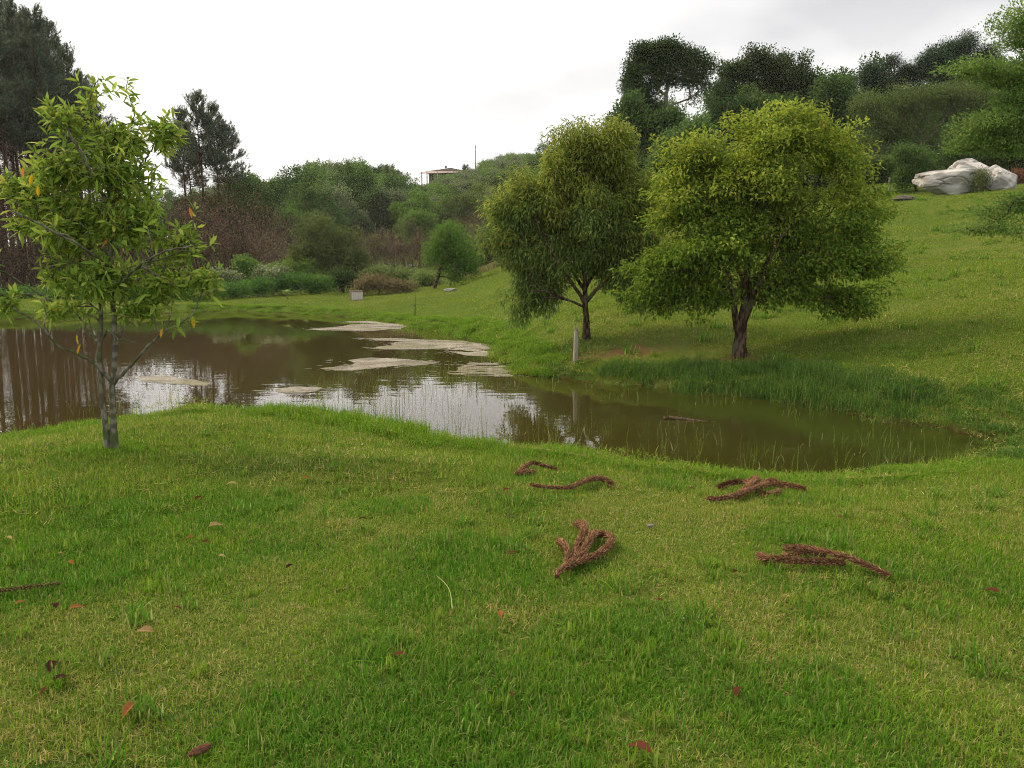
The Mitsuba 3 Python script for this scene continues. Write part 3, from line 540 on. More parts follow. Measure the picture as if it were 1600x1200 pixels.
for nm, D, bpx, spec, ne, per, L, ra, cols, lbx, sd, kw in R_:
    fine = nm in ('tall_tree', 'cypress_like_tree')
    mid(nm, D, bpx, spec, int(ne * 1.3), int(per * (2.3 if fine else 1.35)), L * (0.72 if fine else 1), ra, cols, lbx, sd, **kw)

# the unbroken wood behind: fine-leaved kinds repeated along the ridge
def ridge_kind(gid, seed, cols):
    rg = np.random.default_rng(seed); lb = [(np.array([rg.normal(0, 0.9), rg.normal(0, 0.9), z + rg.normal(0, .2)]), np.array([w, w, 1.0])) for z, w in ((1.3, 2.0), (2.3, 2.4), (3.4, 2.4), (4.4, 2.2), (5.4, 1.7), (6.1, 1.1))]
    lb = sublobes(rg, lb, 6, 0.42, 0.7)
    grow(gid, rg, np.zeros(3), lb, 460, 75, 0.24, 0.17, 0.085, cols, 0.010, 0.16, bark='matte_bark', key=gid, rnd=0.8, min_r=0.02, trunk_top=np.array([0, 0, 4.6]))
    scene[gid] = {'type': 'shapegroup', 'trunk': scene.pop(gid + '__trunk'), 'crown': scene.pop(gid + '__crown')}; labels.pop(gid, None)
for k, c in enumerate([DEEP, OLIVE, [(3, (0.048, 0.088, 0.022)), (3, (0.066, 0.108, 0.028))], DARKG]): ridge_kind(f'ridge_kind_{k}', 700 + k, c)
RX = [940, 960, 985, 1030, 1060, 1110, 1150, 1200, 1260, 1280, 1300, 1335, 1390, 1430, 1470, 1530, 1600, 1700]
RY = [212, 180, 150, 160, 185, 172, 112, 92, 95, 114, 124, 118, 98, 92, 78, 66, 66, 62]
rng = np.random.default_rng(71); WORD = ['dark green', 'olive green', 'mid green', 'very dark green']
for row, (D, drop, step) in enumerate([(74, 0, 30), (66, 34, 34), (56, 84, 34)]):
    for px in np.arange((935, 946, 880)[row], 1720, step):
        px = px + rng.uniform(-7, 7); k = int(rng.integers(4)) if row else int(rng.choice([0, 3, 3, 2])); top = float(np.interp(px, RX, RY)) + drop + rng.uniform(-4, 14)
        p = foot(px, D + rng.uniform(-2, 2)); s = (at(px, top, p[1])[2] - p[2] + 0.3) / 7.2
        if s < 0.2: continue
        key = numbered('ridge_tree')
        scene[key] = {'type': 'instance', 'group': {'type': 'ref', 'id': f'ridge_kind_{k}'}, 'to_world': T().translate([float(p[0]), float(p[1]), float(p[2] - 0.3)]).rotate([0, 0, 1], rng.uniform(0, 360)).scale([max(s, 0.62), max(s, 0.62), s])}
        lab(key, f"{WORD[k]} tree in the {('back', 'middle', 'front')[row]} row of the unbroken wood on the right ridge", 'tree', f"{WORD[k]} trees in the {('back', 'middle', 'front')[row]} row on the right ridge")

# ------------------------------------------------------------------ the two trees on the slope
def big_tree(name, base, forks, spec, D, n_ends, per, spread, L, ratio, cols_low, cols_top, label, seed, r_tip, r_max, out, droop, rnd, bark, gap, freq, curl=0.15, depth=0.9, trunk_r=None, sprigs=()):
    rg = np.random.default_rng(seed); key = numbered(name)
    lobes = sublobes(rg, px_lobes(D, spec, depth), 5, 0.48, 0.88)
    ends = lobe_points(rg, lobes, n_ends, 0.4, gap, freq, seed)
    stray = ends[rg.integers(len(ends), size=220)]; cen = ends.mean(0)
    ends = np.vstack([ends, stray + unit(stray - cen) * rg.uniform(0.12, 0.42, (220, 1)) + rg.normal(0, 0.06, (220, 3)) + [0, 0, 0.08]])   # stray shoots
    for (px, py, dD) in sprigs: ends = np.vstack([ends, at(px, py, D + dD)])
    stems = []
    for k, path in enumerate(forks):
        p = np.array([at(a, b, D + c) for a, b, c in path]); p[0] = base if k == 0 else p[0]
        p[0, 2] -= 0.12 if k == 0 else 0
        t = np.linspace(0, 1, len(path)); tt = np.linspace(0, 1, 10)
        p = np.stack([np.interp(tt, t, p[:, a]) for a in range(3)], 1); p[1:-1] += rg.normal(0, 0.012, (8, 3)); stems.append(p)
    tips = np.array([s[-1] for s in stems]); mids = np.array([s[5:].mean(0) for s in stems])
    own = np.argmin(np.linalg.norm(ends[:, None] - mids[None], axis=2) * rg.uniform(0.8, 1.25, (len(ends), len(stems))), 1)
    mb, E, Dd = MB(), [], []
    for k, s in enumerate(stems):
        if not (own == k).any(): continue
        ch, e, d = skeleton(rg, s, ends[own == k], 0.32, r_tip, (trunk_r or [r_max] * 9)[k], 0.14, 0.35, 0.35, 0.46)
        if k == 0: ch[0][1][:2] *= [1.5, 1.15]
        m = branch_mesh(ch, 5, 10); mb.add(*m.mesh()); E.append(e); Dd.append(d)
    E, Dd = np.vstack(E), np.vstack(Dd)
    scene[key + '__trunk'] = mikit.ply(mb.mesh(), bark, smooth=True)
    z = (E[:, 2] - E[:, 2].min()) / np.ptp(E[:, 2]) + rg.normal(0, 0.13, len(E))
    parts = [(z < 0.5, cols_low), (z >= 0.5, cols_top)]  # upper leaves brighter: young yellow growth, plus sunlit tops put into the colour
    acc = MB()
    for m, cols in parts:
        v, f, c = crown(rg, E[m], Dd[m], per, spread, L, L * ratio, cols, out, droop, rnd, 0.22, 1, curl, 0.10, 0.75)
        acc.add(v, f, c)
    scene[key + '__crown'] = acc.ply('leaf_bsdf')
    lab(key, label, 'tree')
B1 = hit(1158, 557); D1 = B1[1]
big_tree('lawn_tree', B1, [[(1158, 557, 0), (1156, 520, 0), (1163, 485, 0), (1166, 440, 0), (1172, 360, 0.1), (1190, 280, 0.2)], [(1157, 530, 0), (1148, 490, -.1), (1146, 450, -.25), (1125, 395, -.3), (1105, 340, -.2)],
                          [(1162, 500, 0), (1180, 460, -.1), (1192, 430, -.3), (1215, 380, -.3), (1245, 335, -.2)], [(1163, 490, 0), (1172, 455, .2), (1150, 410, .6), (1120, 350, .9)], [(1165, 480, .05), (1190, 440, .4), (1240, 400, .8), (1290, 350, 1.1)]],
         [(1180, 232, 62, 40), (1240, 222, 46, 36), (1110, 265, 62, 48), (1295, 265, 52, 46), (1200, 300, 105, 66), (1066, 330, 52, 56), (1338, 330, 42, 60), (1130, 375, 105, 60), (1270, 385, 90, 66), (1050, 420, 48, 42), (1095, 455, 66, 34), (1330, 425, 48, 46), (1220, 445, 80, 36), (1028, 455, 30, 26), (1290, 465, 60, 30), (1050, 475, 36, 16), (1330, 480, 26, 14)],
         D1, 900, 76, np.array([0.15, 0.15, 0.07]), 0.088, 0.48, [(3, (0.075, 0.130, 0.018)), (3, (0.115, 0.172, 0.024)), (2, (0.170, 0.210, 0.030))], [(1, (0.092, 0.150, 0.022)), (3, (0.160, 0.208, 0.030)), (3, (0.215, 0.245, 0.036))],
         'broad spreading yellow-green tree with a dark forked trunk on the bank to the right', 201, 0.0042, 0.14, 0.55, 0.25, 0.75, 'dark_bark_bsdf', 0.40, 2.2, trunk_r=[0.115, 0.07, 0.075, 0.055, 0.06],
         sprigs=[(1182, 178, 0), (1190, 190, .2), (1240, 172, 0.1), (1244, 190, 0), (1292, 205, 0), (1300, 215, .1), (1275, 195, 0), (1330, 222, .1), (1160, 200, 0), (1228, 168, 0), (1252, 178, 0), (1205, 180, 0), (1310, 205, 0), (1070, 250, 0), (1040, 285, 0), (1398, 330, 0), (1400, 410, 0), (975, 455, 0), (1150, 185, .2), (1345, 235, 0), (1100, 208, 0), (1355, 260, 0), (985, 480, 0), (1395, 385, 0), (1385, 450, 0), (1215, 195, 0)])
B2 = hit(918, 531); D2 = B2[1]
big_tree('lawn_tree', B2, [[(918, 531, 0), (916, 500, 0), (915, 470, 0), (914, 430, 0), (908, 340, 0), (915, 250, 0)], [(916, 478, 0), (900, 450, -.2), (870, 410, -.4), (840, 350, -.5)], [(916, 472, 0), (940, 445, -.1), (965, 420, -.3), (975, 350, -.3)], [(915, 455, 0), (890, 420, .4), (870, 340, .8)], [(915, 450, 0), (945, 400, .5), (960, 320, .7)], [(916, 480, 0), (890, 468, -.3), (850, 455, -.6), (825, 455, -.7)]],
         [(918, 240, 56, 34), (870, 270, 48, 42), (962, 265, 42, 48), (830, 320, 46, 48), (900, 325, 80, 60), (970, 335, 46, 50), (800, 365, 28, 40), (842, 400, 52, 46), (915, 395, 66, 34), (838, 455, 34, 36), (822, 488, 22, 16), (970, 425, 40, 30), (985, 455, 20, 18), (962, 222, 34, 24), (1000, 385, 28, 40), (1005, 420, 20, 24), (792, 330, 20, 20), (1000, 300, 24, 40)],
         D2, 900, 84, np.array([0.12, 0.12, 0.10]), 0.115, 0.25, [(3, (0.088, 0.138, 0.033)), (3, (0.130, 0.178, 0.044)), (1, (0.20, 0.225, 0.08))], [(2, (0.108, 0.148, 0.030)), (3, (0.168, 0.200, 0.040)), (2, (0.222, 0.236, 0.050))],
         'willow-leaved olive green tree with a straight slim trunk beside the weathered post', 202, 0.0042, 0.10, 0.45, 0.75, 0.6, 'dark_bark_bsdf', 0.33, 2.0, curl=0.2, trunk_r=[0.075, 0.045, 0.045, 0.04, 0.04, 0.03])

# ------------------------------------------------------------------ the near broadleaf sapling with two pale stems
rg = np.random.default_rng(301)
BN = hit(172, 706); DN = BN[1]
def stem(path, r0, r1, sides=10):
    p = np.array([at(a, b, DN + c) for a, b, c in path]); t = np.linspace(0, 1, len(p)); tt = np.linspace(0, 1, 22)
    p = np.stack([np.interp(tt, t, p[:, a]) for a in range(3)], 1)
    p = np.vstack([p[:1], 0.25 * p[:-2] + 0.5 * p[1:-1] + 0.25 * p[2:], p[-1:]]) + rg.normal(0, 0.004, (22, 3)) * (np.arange(22) > 1)[:, None]
    return p, np.linspace(r0, r1, 22) * (1 + 0.06 * rg.normal(size=22))
sa = stem([(178, 712, 0), (176, 640, 0), (178, 580, 0), (180, 530, 0.02), (177, 470, 0.03), (173, 400, 0.0), (170, 330, 0), (172, 260, 0), (177, 195, 0)], 0.030, 0.011)
sb = stem([(169, 712, -.02), (163, 650, -.03), (157, 600, -.04), (155, 545, -.02), (160, 490, 0.05), (150, 420, 0.15), (130, 340, 0.2), (120, 260, 0.2)], 0.026, 0.010)
for s_ in (sa, sb): s_[1][:3] *= [1.5, 1.25, 1.1]
limbs = [stem([(178, 600, 0), (190, 585, -.05), (220, 555, -.15), (240, 530, -.2), (265, 515, -.25), (300, 495, -.3)], 0.017, 0.006, 6), stem([(174, 596, 0), (150, 568, -.1), (115, 550, -.2), (90, 540, -.3), (60, 505, -.4), (20, 480, -.5)], 0.017, 0.006, 6),
         stem([(160, 530, 0), (168, 515, -.1), (185, 530, -.15), (215, 535, -.2)], 0.010, 0.005, 6), stem([(180, 540, 0), (195, 505, .1), (225, 470, .3), (270, 450, .4), (320, 440, .4)], 0.015, 0.006), stem([(155, 540, 0), (130, 500, .2), (80, 470, .4), (30, 440, .5)], 0.015, 0.006),
         stem([(176, 460, 0), (210, 420, -.3), (260, 390, -.5), (300, 385, -.5)], 0.013, 0.006), stem([(174, 420, 0), (120, 380, -.4), (60, 350, -.6), (20, 330, -.7)], 0.014, 0.006), stem([(172, 330, 0), (215, 270, .2), (245, 220, .2)], 0.012, 0.006), stem([(171, 320, 0), (130, 250, -.3), (105, 200, -.4)], 0.012, 0.006)]
NL = px_lobes(DN, [(165, 150, 45, 24), (110, 190, 46, 32), (180, 205, 60, 40), (258, 205, 22, 34), (100, 265, 60, 45), (190, 270, 60, 50), (40, 300, 45, 36), (15, 365, 40, 50), (110, 350, 70, 50), (210, 350, 55, 40), (285, 375, 42, 30), (60, 430, 60, 40), (150, 430, 70, 40), (250, 440, 50, 40), (325, 435, 34, 24), (15, 470, 30, 20), (100, 485, 40, 16), (225, 485, 40, 16), (-45, 350, 36, 60), (-60, 430, 40, 40)], 0.95)
ne = lobe_points(rg, NL, 1150, 0.3, 0.32, 2.4, 9)
ne = np.vstack([ne] + [at(q[0], q[1], DN + q[2]) for q in [(305, 325, -.3), (335, 378, -.3), (340, 450, -.2), (300, 492, -.3), (262, 178, .1), (120, 125, -.1), (200, 125, .1), (55, 265, -.4), (280, 510, -.3), (235, 200, 0)]])
allst = [sa, sb] + limbs
own = np.argmin(np.array([np.min(np.linalg.norm(ne[:, None] - s_[0][None, 8:], axis=2), 1) for s_ in allst]), 0)
mb, NE, ND = MB(), [], []
for k, (p, r) in enumerate(allst):
    if (own == k).any():
        ch, e, d = skeleton(rg, p, ne[own == k], 0.14, 0.0032, r[0], 0.16, 0.3, 0.35, 0.40)
        ch = [(q, np.minimum(w, 0.014)) for q, w in ch[1:]]; NE.append(e); ND.append(d)
        if ch: mb.add(*branch_mesh([(p, r)] + ch, 5, 10).mesh())
    else: mb.add(*tube(p, r, 8))
scene['broadleaf_sapling__stems'] = mikit.ply(mb.mesh(), 'pale_bark_bsdf', smooth=True)
NE, ND = np.vstack(NE), np.vstack(ND)
per = 7; n = len(NE) * per
e, d = np.repeat(NE, per, 0), unit(np.repeat(ND, per, 0) + np.array([0, 0, 0.55]))
an = np.tile(np.arange(per) * 2.399, len(NE)) + np.repeat(rg.uniform(0, 6, len(NE)), per)
a_ = unit(np.cross(d, [0.3, 0.2, 0.9])); b_ = np.cross(d, a_)
radial = a_ * np.cos(an)[:, None] + b_ * np.sin(an)[:, None]
lift = np.tile(np.linspace(-0.15, 1.1, per), len(NE))[:, None] + rg.normal(0, 0.15, (n, 1))
Dl = unit(radial + d * lift + rg.normal(0, 0.24, (n, 3)))
Pl = e - d * np.tile(np.linspace(0.08, 0, per), len(NE))[:, None]
v, f, k = leaves(Pl, Dl, rg.uniform(0.065, 0.135, n), rg.uniform(0.021, 0.036, n), rg, 0.18, 2, rg.uniform(-0.1, 0.5, (n, 1)), flat=0.35)
col = pal(rg, n, [(4, (0.155, 0.215, 0.034)), (4, (0.200, 0.255, 0.046)), (3, (0.105, 0.160, 0.028)), (1, (0.24, 0.27, 0.055))], 0.2)
odd = rg.random(n); col[odd < 0.002] = (0.62, 0.38, 0.02); col[odd < 0.0008] = (0.55, 0.22, 0.06)
v, f = v.reshape(n, 8, 3), f[:8]
near = np.argsort(np.linalg.norm(v.mean(1) - CAM, axis=1) + 0.0 * odd)
vis = near[:300]
for q_ in vis:
    key = numbered('broadleaf_sapling__leaf')
    scene[key] = mikit.ply((v[q_], f), 'leaf_bsdf', color=np.repeat(col[q_][None], 8, 0))
rest = np.setdiff1d(np.arange(n), vis)
scene['broadleaf_sapling__leaves'] = mikit.ply((v[rest].reshape(-1, 3), (f[None] + (np.arange(len(rest)) * 8)[:, None, None]).reshape(-1, 3)), 'leaf_bsdf', color=np.repeat(col[rest], 8, 0))
lab('broadleaf_sapling__leaves', kind='stuff')
for (px, py, dD, c) in [(120, 532, -.3, (0.70, 0.50, 0.02)), (126, 548, -.3, (0.66, 0.33, 0.02)), (254, 522, -.3, (0.66, 0.40, 0.03)), (302, 506, -.3, (0.62, 0.42, 0.03)), (60, 300, -.5, (0.66, 0.42, 0.02)), (35, 270, -.6, (0.55, 0.22, 0.06)), (296, 334, -.4, (0.6, 0.25, 0.06)), (50, 282, -.5, (0.62, 0.40, 0.02))]:
    p = at(px, py - 10, DN + dD)
    vv, ff, _ = leaves(p[None], unit(np.array([[rg.normal(0, .25), -.2, -1.0]])), 0.085, 0.03, rg, 0.2, 2, 0.1)
    key = numbered('broadleaf_sapling__yellow_leaf'); scene[key] = mikit.ply((vv, ff), 'leaf_bsdf', color=np.repeat([c], 8, 0))
    lab(key, 'withered yellow or orange leaf hanging among the green ones')
lab('broadleaf_sapling', 'young broadleaf tree with two pale mottled stems and large whorled leaves on the near bank', 'tree')

# ------------------------------------------------------------------ fine-leaved tree whose branches reach in from the right
rg = np.random.default_rng(401)
DR = 12.5
lobes = px_lobes(DR, [(1530, 106, 56, 12), (1590, 122, 50, 18), (1585, 40, 22, 28), (1640, 60, 50, 50), (1560, 195, 62, 20), (1525, 222, 42, 14), (1592, 228, 40, 18), (1488, 215, 20, 9), (1590, 318, 34, 8), (1530, 358, 40, 4), (1575, 340, 36, 8), (1545, 325, 22, 7), (1560, 352, 34, 8), (1600, 345, 34, 12), (1585, 330, 26, 9), (1510, 360, 24, 5), (1600, 310, 26, 8), (1590, 360, 26, 8), (1670, 120, 50, 60), (1600, 160, 40, 12)], 0.9)
base = foot(1740, DR)
key, e, d = grow('fine_leaved_tree', rg, base, lobes, 640, 56, np.array([0.14, 0.14, 0.035]), 0.060, 0.023, [(3, (0.080, 0.140, 0.034)), (3, (0.115, 0.175, 0.042)), (1, (0.15, 0.20, 0.055))], 0.0042, 0.15,
                 'fine-leaved tree at the right edge with branches reaching in over the hillside', trunk_top=at(1730, 60, DR), gap=0.38, freq=2.6, step=0.3, rnd=0.5, out=1.0, droop=0.15)

# ------------------------------------------------------------------ boulders
def boulder(name, c, size, seed, label, rz=0.0, rough=0.15, squash=None, cols=((0.29, 0.28, 0.27), (0.50, 0.49, 0.475), (0.11, 0.10, 0.09))):
    m = trimesh.creation.icosphere(subdivisions=5); v = np.array(m.vertices)
    k = np.random.default_rng(seed).normal(size=(26, 3)); k = unit(k); off = np.random.default_rng(seed + 1).uniform(0.60, 0.96, 26)
    lim = np.min(np.where(v @ k.T > 0.2, off / np.maximum(v @ k.T, 0.2), 9), 1)
    v = v * np.minimum(1.0, lim)[:, None]
    n = meshkit.fbm(v * 2.2 + seed, 5, seed) - 0.5; cr = np.abs(meshkit.fbm(v * np.array([1.3, 1.3, 1.9]) + 7 + seed, 3, seed + 3) - 0.5)
    v = v * (1 + rough * n - 0.07 * np.exp(-(cr / 0.02) ** 2))[:, None]
    if squash is not None: v[:, 2] *= squash(v[:, 0])
    cc = np.array(cols[0]) + (np.array(cols[1]) - cols[0]) * S(0.35, 0.65, meshkit.fbm(v * 3 + 5, 4, 9))[:, None]
    cc = cc + (np.array(cols[2]) - cc) * (np.exp(-(cr / 0.012) ** 2) * 0.6 + 0.5 * S(0.58, 0.72, meshkit.fbm(v * 5 + 15, 3, 12)))[:, None].clip(0, 1)
    v = v * (np.array(size) / 2); R = np.array([[math.cos(rz), -math.sin(rz), 0], [math.sin(rz), math.cos(rz), 0], [0, 0, 1]])
    key = numbered(name); scene[key] = mikit.ply((v @ R.T + c, np.array(m.faces)), 'matte_bsdf', smooth=True, color=cc); lab(key, label, 'rock'); return key
RB = hit(1500, 303); s = px2m(RB[1])
def on_ground(px, py, dz=0.0):
    p = hit(px, py); return p + [0, 0, dz]
boulder('boulder', on_ground(1476, 305, 20 * s), (122 * s, 84 * s, 66 * s), 5, 'large whitish cracked boulder on the hillside, left and bigger part', 0.05, squash=lambda x: 0.80 + 0.30 * x)
boulder('boulder', on_ground(1532, 299, 22 * s) + [0, 0.7, 0], (92 * s, 72 * s, 66 * s), 8, 'whitish grey boulder half covered by a hanging shrub, middle of the three rocks', -0.1)
boulder('boulder', on_ground(1560, 297, 12 * s), (48 * s, 46 * s, 58 * s), 9, 'smaller pale boulder at the right end of the rocks on the hillside', 0.3)
boulder('boulder', on_ground(1415, 312, 0.02), (40 * s, 30 * s, 12 * s), 14, 'low dark flat rock in the grass left of the white boulder', 0.2, cols=((0.09, 0.08, 0.07), (0.15, 0.14, 0.12), (0.05, 0.045, 0.04)))
boulder('boulder', hit(606, 424) + [0, 3, 0.6], (1.5, 0.9, 0.55), 21, 'grey rock showing above the bramble mound, left one', 0.2, cols=((0.16, 0.155, 0.14), (0.24, 0.235, 0.22), (0.08, 0.08, 0.07)))
boulder('boulder', hit(635, 424) + [0, 3, 0.45], (1.1, 0.8, 0.45), 22, 'grey rock showing above the bramble mound, right one', 0.4, cols=((0.16, 0.155, 0.14), (0.24, 0.235, 0.22), (0.08, 0.08, 0.07)))
boulder('boulder', on_ground(705, 455, 0.05), (0.9, 0.5, 0.22), 23, 'flat grey stone lying on the lawn edge before the round bush', 0.1)
mid('rock_shrub', RB[1] - 1.0, 1540, [(1533, 278, 16, 14), (1525, 290, 12, 8)], 60, 40, 0.12, 0.3, OLIVE + [(2, (0.16, 0.15, 0.09))], 'dry grassy shrub hanging over the middle of the boulders', 150, cat='shrub', spread=0.15, r_max=0.04, droop=0.8)
mid('brush_heap', RB[1] + 3, 1590, [(1590, 278, 26, 12), (1612, 285, 20, 14)], 90, 30, 0.17, 0.3, [(3, (0.11, 0.055, 0.035)), (1, (0.17, 0.10, 0.06))], 'dark rust-brown brush right of the boulders at the photo edge', 151, cat='brush', spread=0.2, r_max=0.03)

# ------------------------------------------------------------------ the house on the hill, pole, shelter
def part(key, pieces, col, bsdf='matte_bsdf'):
    mb = MB()
    for v_, f_ in pieces: mb.add(v_, f_, col)
    key = numbered(key); scene[key] = mb.ply(bsdf); return key
HD = 226.0; hp = foot(702, HD); U = px2m(HD)
fx = lambda px: (px - 702) * U + hp[0]
fz = max(hp[2] + 0.15, at(702, 281, HD)[2])
fl = hp[1]; wallh = 2.1
part('hill_house__wall', [box([fx(700.5), fl + 4.5, fz + wallh / 2 - 1.5], [fx(729) - fx(672), 8.0, wallh + 3.0])], (0.30, 0.255, 0.23))
x0, x1, xm = fx(669), fx(731), fx(706); ze, zr = fz + wallh, fz + wallh + 0.95
gv = np.array([[x0, fl - 0.2, ze], [x1, fl - 0.2, ze], [xm, fl - 0.2, zr], [x0, fl + 9, ze], [x1, fl + 9, ze], [xm, fl + 9, zr]])
m_ = MB(); m_.add(np.vstack([gv, gv + [0, 0, 0.16]]), np.array([[0, 1, 2], [3, 5, 4], [6, 8, 11], [6, 11, 9], [8, 7, 10], [8, 10, 11], [6, 7, 8], [9, 11, 10], [0, 3, 5], [0, 5, 2], [2, 5, 4], [2, 4, 1], [0, 6, 9], [0, 9, 3], [1, 4, 10], [1, 10, 7]]), (0.20, 0.165, 0.15))
scene['hill_house__roof'] = m_.ply('matte_bsdf')
vr = np.array([[fx(659), fl - 2.6, ze - 0.75], [fx(734), fl - 2.6, ze - 0.42], [fx(732), fl + 0.1, ze + 0.14], [fx(669), fl + 0.1, ze + 0.14]])
m_ = MB(); m_.add(np.vstack([vr, vr + [0, 0, .12]]), np.array([[0, 2, 1], [0, 3, 2], [4, 5, 6], [4, 6, 7], [0, 1, 5], [0, 5, 4], [1, 2, 6], [1, 6, 5], [2, 3, 7], [2, 7, 6], [3, 0, 4], [3, 4, 7]]), (0.46, 0.38, 0.345))
scene['hill_house__veranda_roof'] = m_.ply('matte_bsdf')
for px in (663, 671, 687, 702.5, 718, 731): part('hill_house__veranda_post', [box([fx(px), fl - 2.3, fz + 0.05], [0.28, 0.28, 3.6])], (0.42, 0.35, 0.31))
for px, w_, c in ((676.5, 0.9, (0.05, 0.04, 0.04)), (694, 0.8, (0.03, 0.03, 0.035))): part('hill_house__door', [box([fx(px), fl + 0.47, fz + 0.9], [w_, 0.06, 2.1])], c)
for px in (680.5, 690, 698, 712): part('hill_house__window', [box([fx(px), fl + 0.47, fz + 1.1], [0.75, 0.06, 1.5])], (0.55, 0.56, 0.58))
part('hill_house__dish', [tube(np.array([[fx(698), fl + 1, zr - 0.3], [fx(698), fl + 1, zr + 0.55]]), 0.04, 6), tube(np.array([[fx(698), fl + 0.95, zr + 0.5], [fx(698), fl + 1.15, zr + 0.55]]), [0.36, 0.10], 10, True)], (0.25, 0.24, 0.23))
lab('hill_house', 'low brown house with a columned veranda on top of the far hill', 'house')
p = foot(744, HD); key = 'utility_pole'
part(key + '__pole', [tube(np.array([p, p + [0, 0, 7.6]]), [0.13, 0.09], 8, True)], (0.09, 0.075, 0.07)); part(key + '__crossbar', [box(p + np.array([0, 0, 7.1]), [0.5, 0.1, 0.1])], (0.09, 0.075, 0.07)); part(key + '__meter_box', [box(p + np.array([0.05, -.15, 1.9]), [0.32, 0.25, 0.5])], (0.12, 0.11, 0.1))
lab(key, 'tall thin dark pole standing right of the hilltop house', 'pole')
p = foot(768.5, HD); hz = at(768, 253, HD)[2]
for dx, dy in ((-1.0, 0), (0.1, -.9), (0.1, .9), (1.0, 0)): part('lookout_shelter__post', [box([p[0] + dx, p[1] + dy, (p[2] - 0.4 + hz) / 2], [0.14, 0.14, hz - p[2] + 0.4])], (0.13, 0.10, 0.085))
rv = np.array([[-1.9, 0, -.35], [0, -1.6, -.30], [1.5, 0, -.05], [0, 1.6, -.05], [0.1, 0, 0.75]]) + [p[0], p[1], hz]
m_ = MB(); m_.add(np.vstack([rv, rv - [0, 0, 0.12]]), np.array([[0, 1, 4], [1, 2, 4], [2, 3, 4], [3, 0, 4], [5, 9, 6], [6, 9, 7], [7, 9, 8], [8, 9, 5], [0, 5, 6], [0, 6, 1], [1, 6, 7], [1, 7, 2], [2, 7, 8], [2, 8, 3], [3, 8, 5], [3, 5, 0]]), (0.12, 0.085, 0.075)); scene['lookout_shelter__roof'] = m_.ply('matte_bsdf')
lab('lookout_shelter', 'small open shelter with a pitched roof on posts on the far hilltop', 'shelter')
for px in (735, 739.5, 748): 
    p = foot(px, HD); part('fence_post', [box(p + np.array([0, 0, .7]), [0.16, 0.16, 1.7])], (0.14, 0.12, 0.11))
for kk, w in (('fence_post', 'first short fence post right of the hilltop house'), ('fence_post_001', 'second short fence post, just left of the tall hilltop pole'), ('fence_post_002', 'short fence post just right of the tall hilltop pole')): lab(kk, w, 'post', 'short posts by the hilltop house')
place('columnar_shrub', KINDS[5], foot(729, HD - 1) - [0, 0, 1.0], 0.42, 40, 'small dark columnar shrub at the right end of the hilltop house', 'shrub', sz=1.5)
place('columnar_shrub', KINDS[2], foot(756, HD - 1) - [0, 0, .8], 0.36, 80, 'small ragged bush between the tall pole and the shelter on the hilltop', 'shrub', sz=1.3)
place('hill_tree', KINDS[1], foot(652, HD - 2) - [0, 0, 1.2], 0.55, 10, 'small round tree at the left end of the hilltop house', 'tree')

# ------------------------------------------------------------------ box on the far bank, small plants there
p = hit(557, 468.5); s = px2m(p[1]); w_, h_, dp = 17 * s, 12.5 * s, 0.42
ca, sa_ = math.cos(0.35), math.sin(0.35)
def bp(x, y, z, size): return box(np.array([p[0] + x * ca - y * sa_, p[1] + x * sa_ + y * ca, p[2] + z]), size, 0.35)
for k in range(5): part('wooden_box__plank', [bp(-w_ / 2 + w_ * (k + .5) / 5, -dp / 2, h_ / 2, [w_ / 5 - 0.008, 0.022, h_ + (0.012 if k % 2 else 0)])], (0.50 + .05 * (k % 3), 0.48 + .04 * (k % 2), 0.47))
for k in range(3): part('wooden_box__side_board', [bp(-w_ / 2 - 0.012, 0, h_ * (k + .5) / 3, [0.022, dp - .03, h_ / 3 - 0.008])], (0.17, 0.125, 0.10))
part('wooden_box__back', [bp(0, dp / 2, h_ / 2, [w_, 0.022, h_])], (0.3, 0.27, 0.25)); part('wooden_box__end_board', [bp(w_ / 2 + .013, 0, h_ / 2, [0.022, dp - .03, h_])], (0.4, 0.38, 0.36))
part('wooden_box__lid', [bp(0, 0, h_ + 0.028, [w_ + 0.09, dp + 0.09, 0.03])], (0.26, 0.19, 0.16))
part('wooden_box__corner_post', [bp(-w_ / 2 + .03, -dp / 2 - .025, h_ * .45, [0.05, 0.022, h_ * 1.1])], (0.6, 0.57, 0.55))
lab('wooden_box', 'small whitewashed wooden box with a brown lid standing on the far lawn', 'box')
def broad_plant(name, px, py, hgt, n, L, Wd, cols, label, cat, seed, stemr=0.03):
    rg = np.random.default_rng(seed); b = hit(px, py); key = numbered(name)
    scene[key + '__stem'] = mikit.ply(tube(np.array([b - [0, 0, .1], b + [0.02, 0, hgt * .5], b + [0, 0, hgt * .75]]), [stemr, stemr * .8, stemr * .4], 7), 'matte_bark', smooth=True)
    an = np.arange(n) * 2.4; D = unit(np.c_[np.cos(an), np.sin(an), rg.uniform(0.4, 1.3, n)])
    v, f, k = leaves(np.repeat((b + [0, 0, hgt * .62])[None], n, 0) + np.c_[np.zeros((n, 2)), rg.uniform(0, hgt * .14, n)], D, rg.uniform(.7, 1.1, n) * L, Wd, rg, 0.15, 2, 0.5, flat=.8)
    scene[key + '__leaves'] = mikit.ply((v, f), 'leaf_bsdf', color=np.repeat(pal(rg, n, cols), k, 0)); lab(key, label, cat)
broad_plant('banana_plant', 449, 470, 0.65, 9, 0.42, 0.13, [(1, (0.13, 0.22, 0.05)), (1, (0.17, 0.24, 0.07))], 'small pale green banana plant on the far bank left of the box', 'plant', 5)
broad_plant('banana_plant', 478, 478, 0.2, 6, 0.2, 0.05, [(1, (0.16, 0.22, 0.08))], 'tiny pale plant in the far bank grass right of the banana plant', 'plant', 6, 0.01)
b = hit(648, 496); mb = MB(); rg = np.random.default_rng(77); E, Dd = [], []
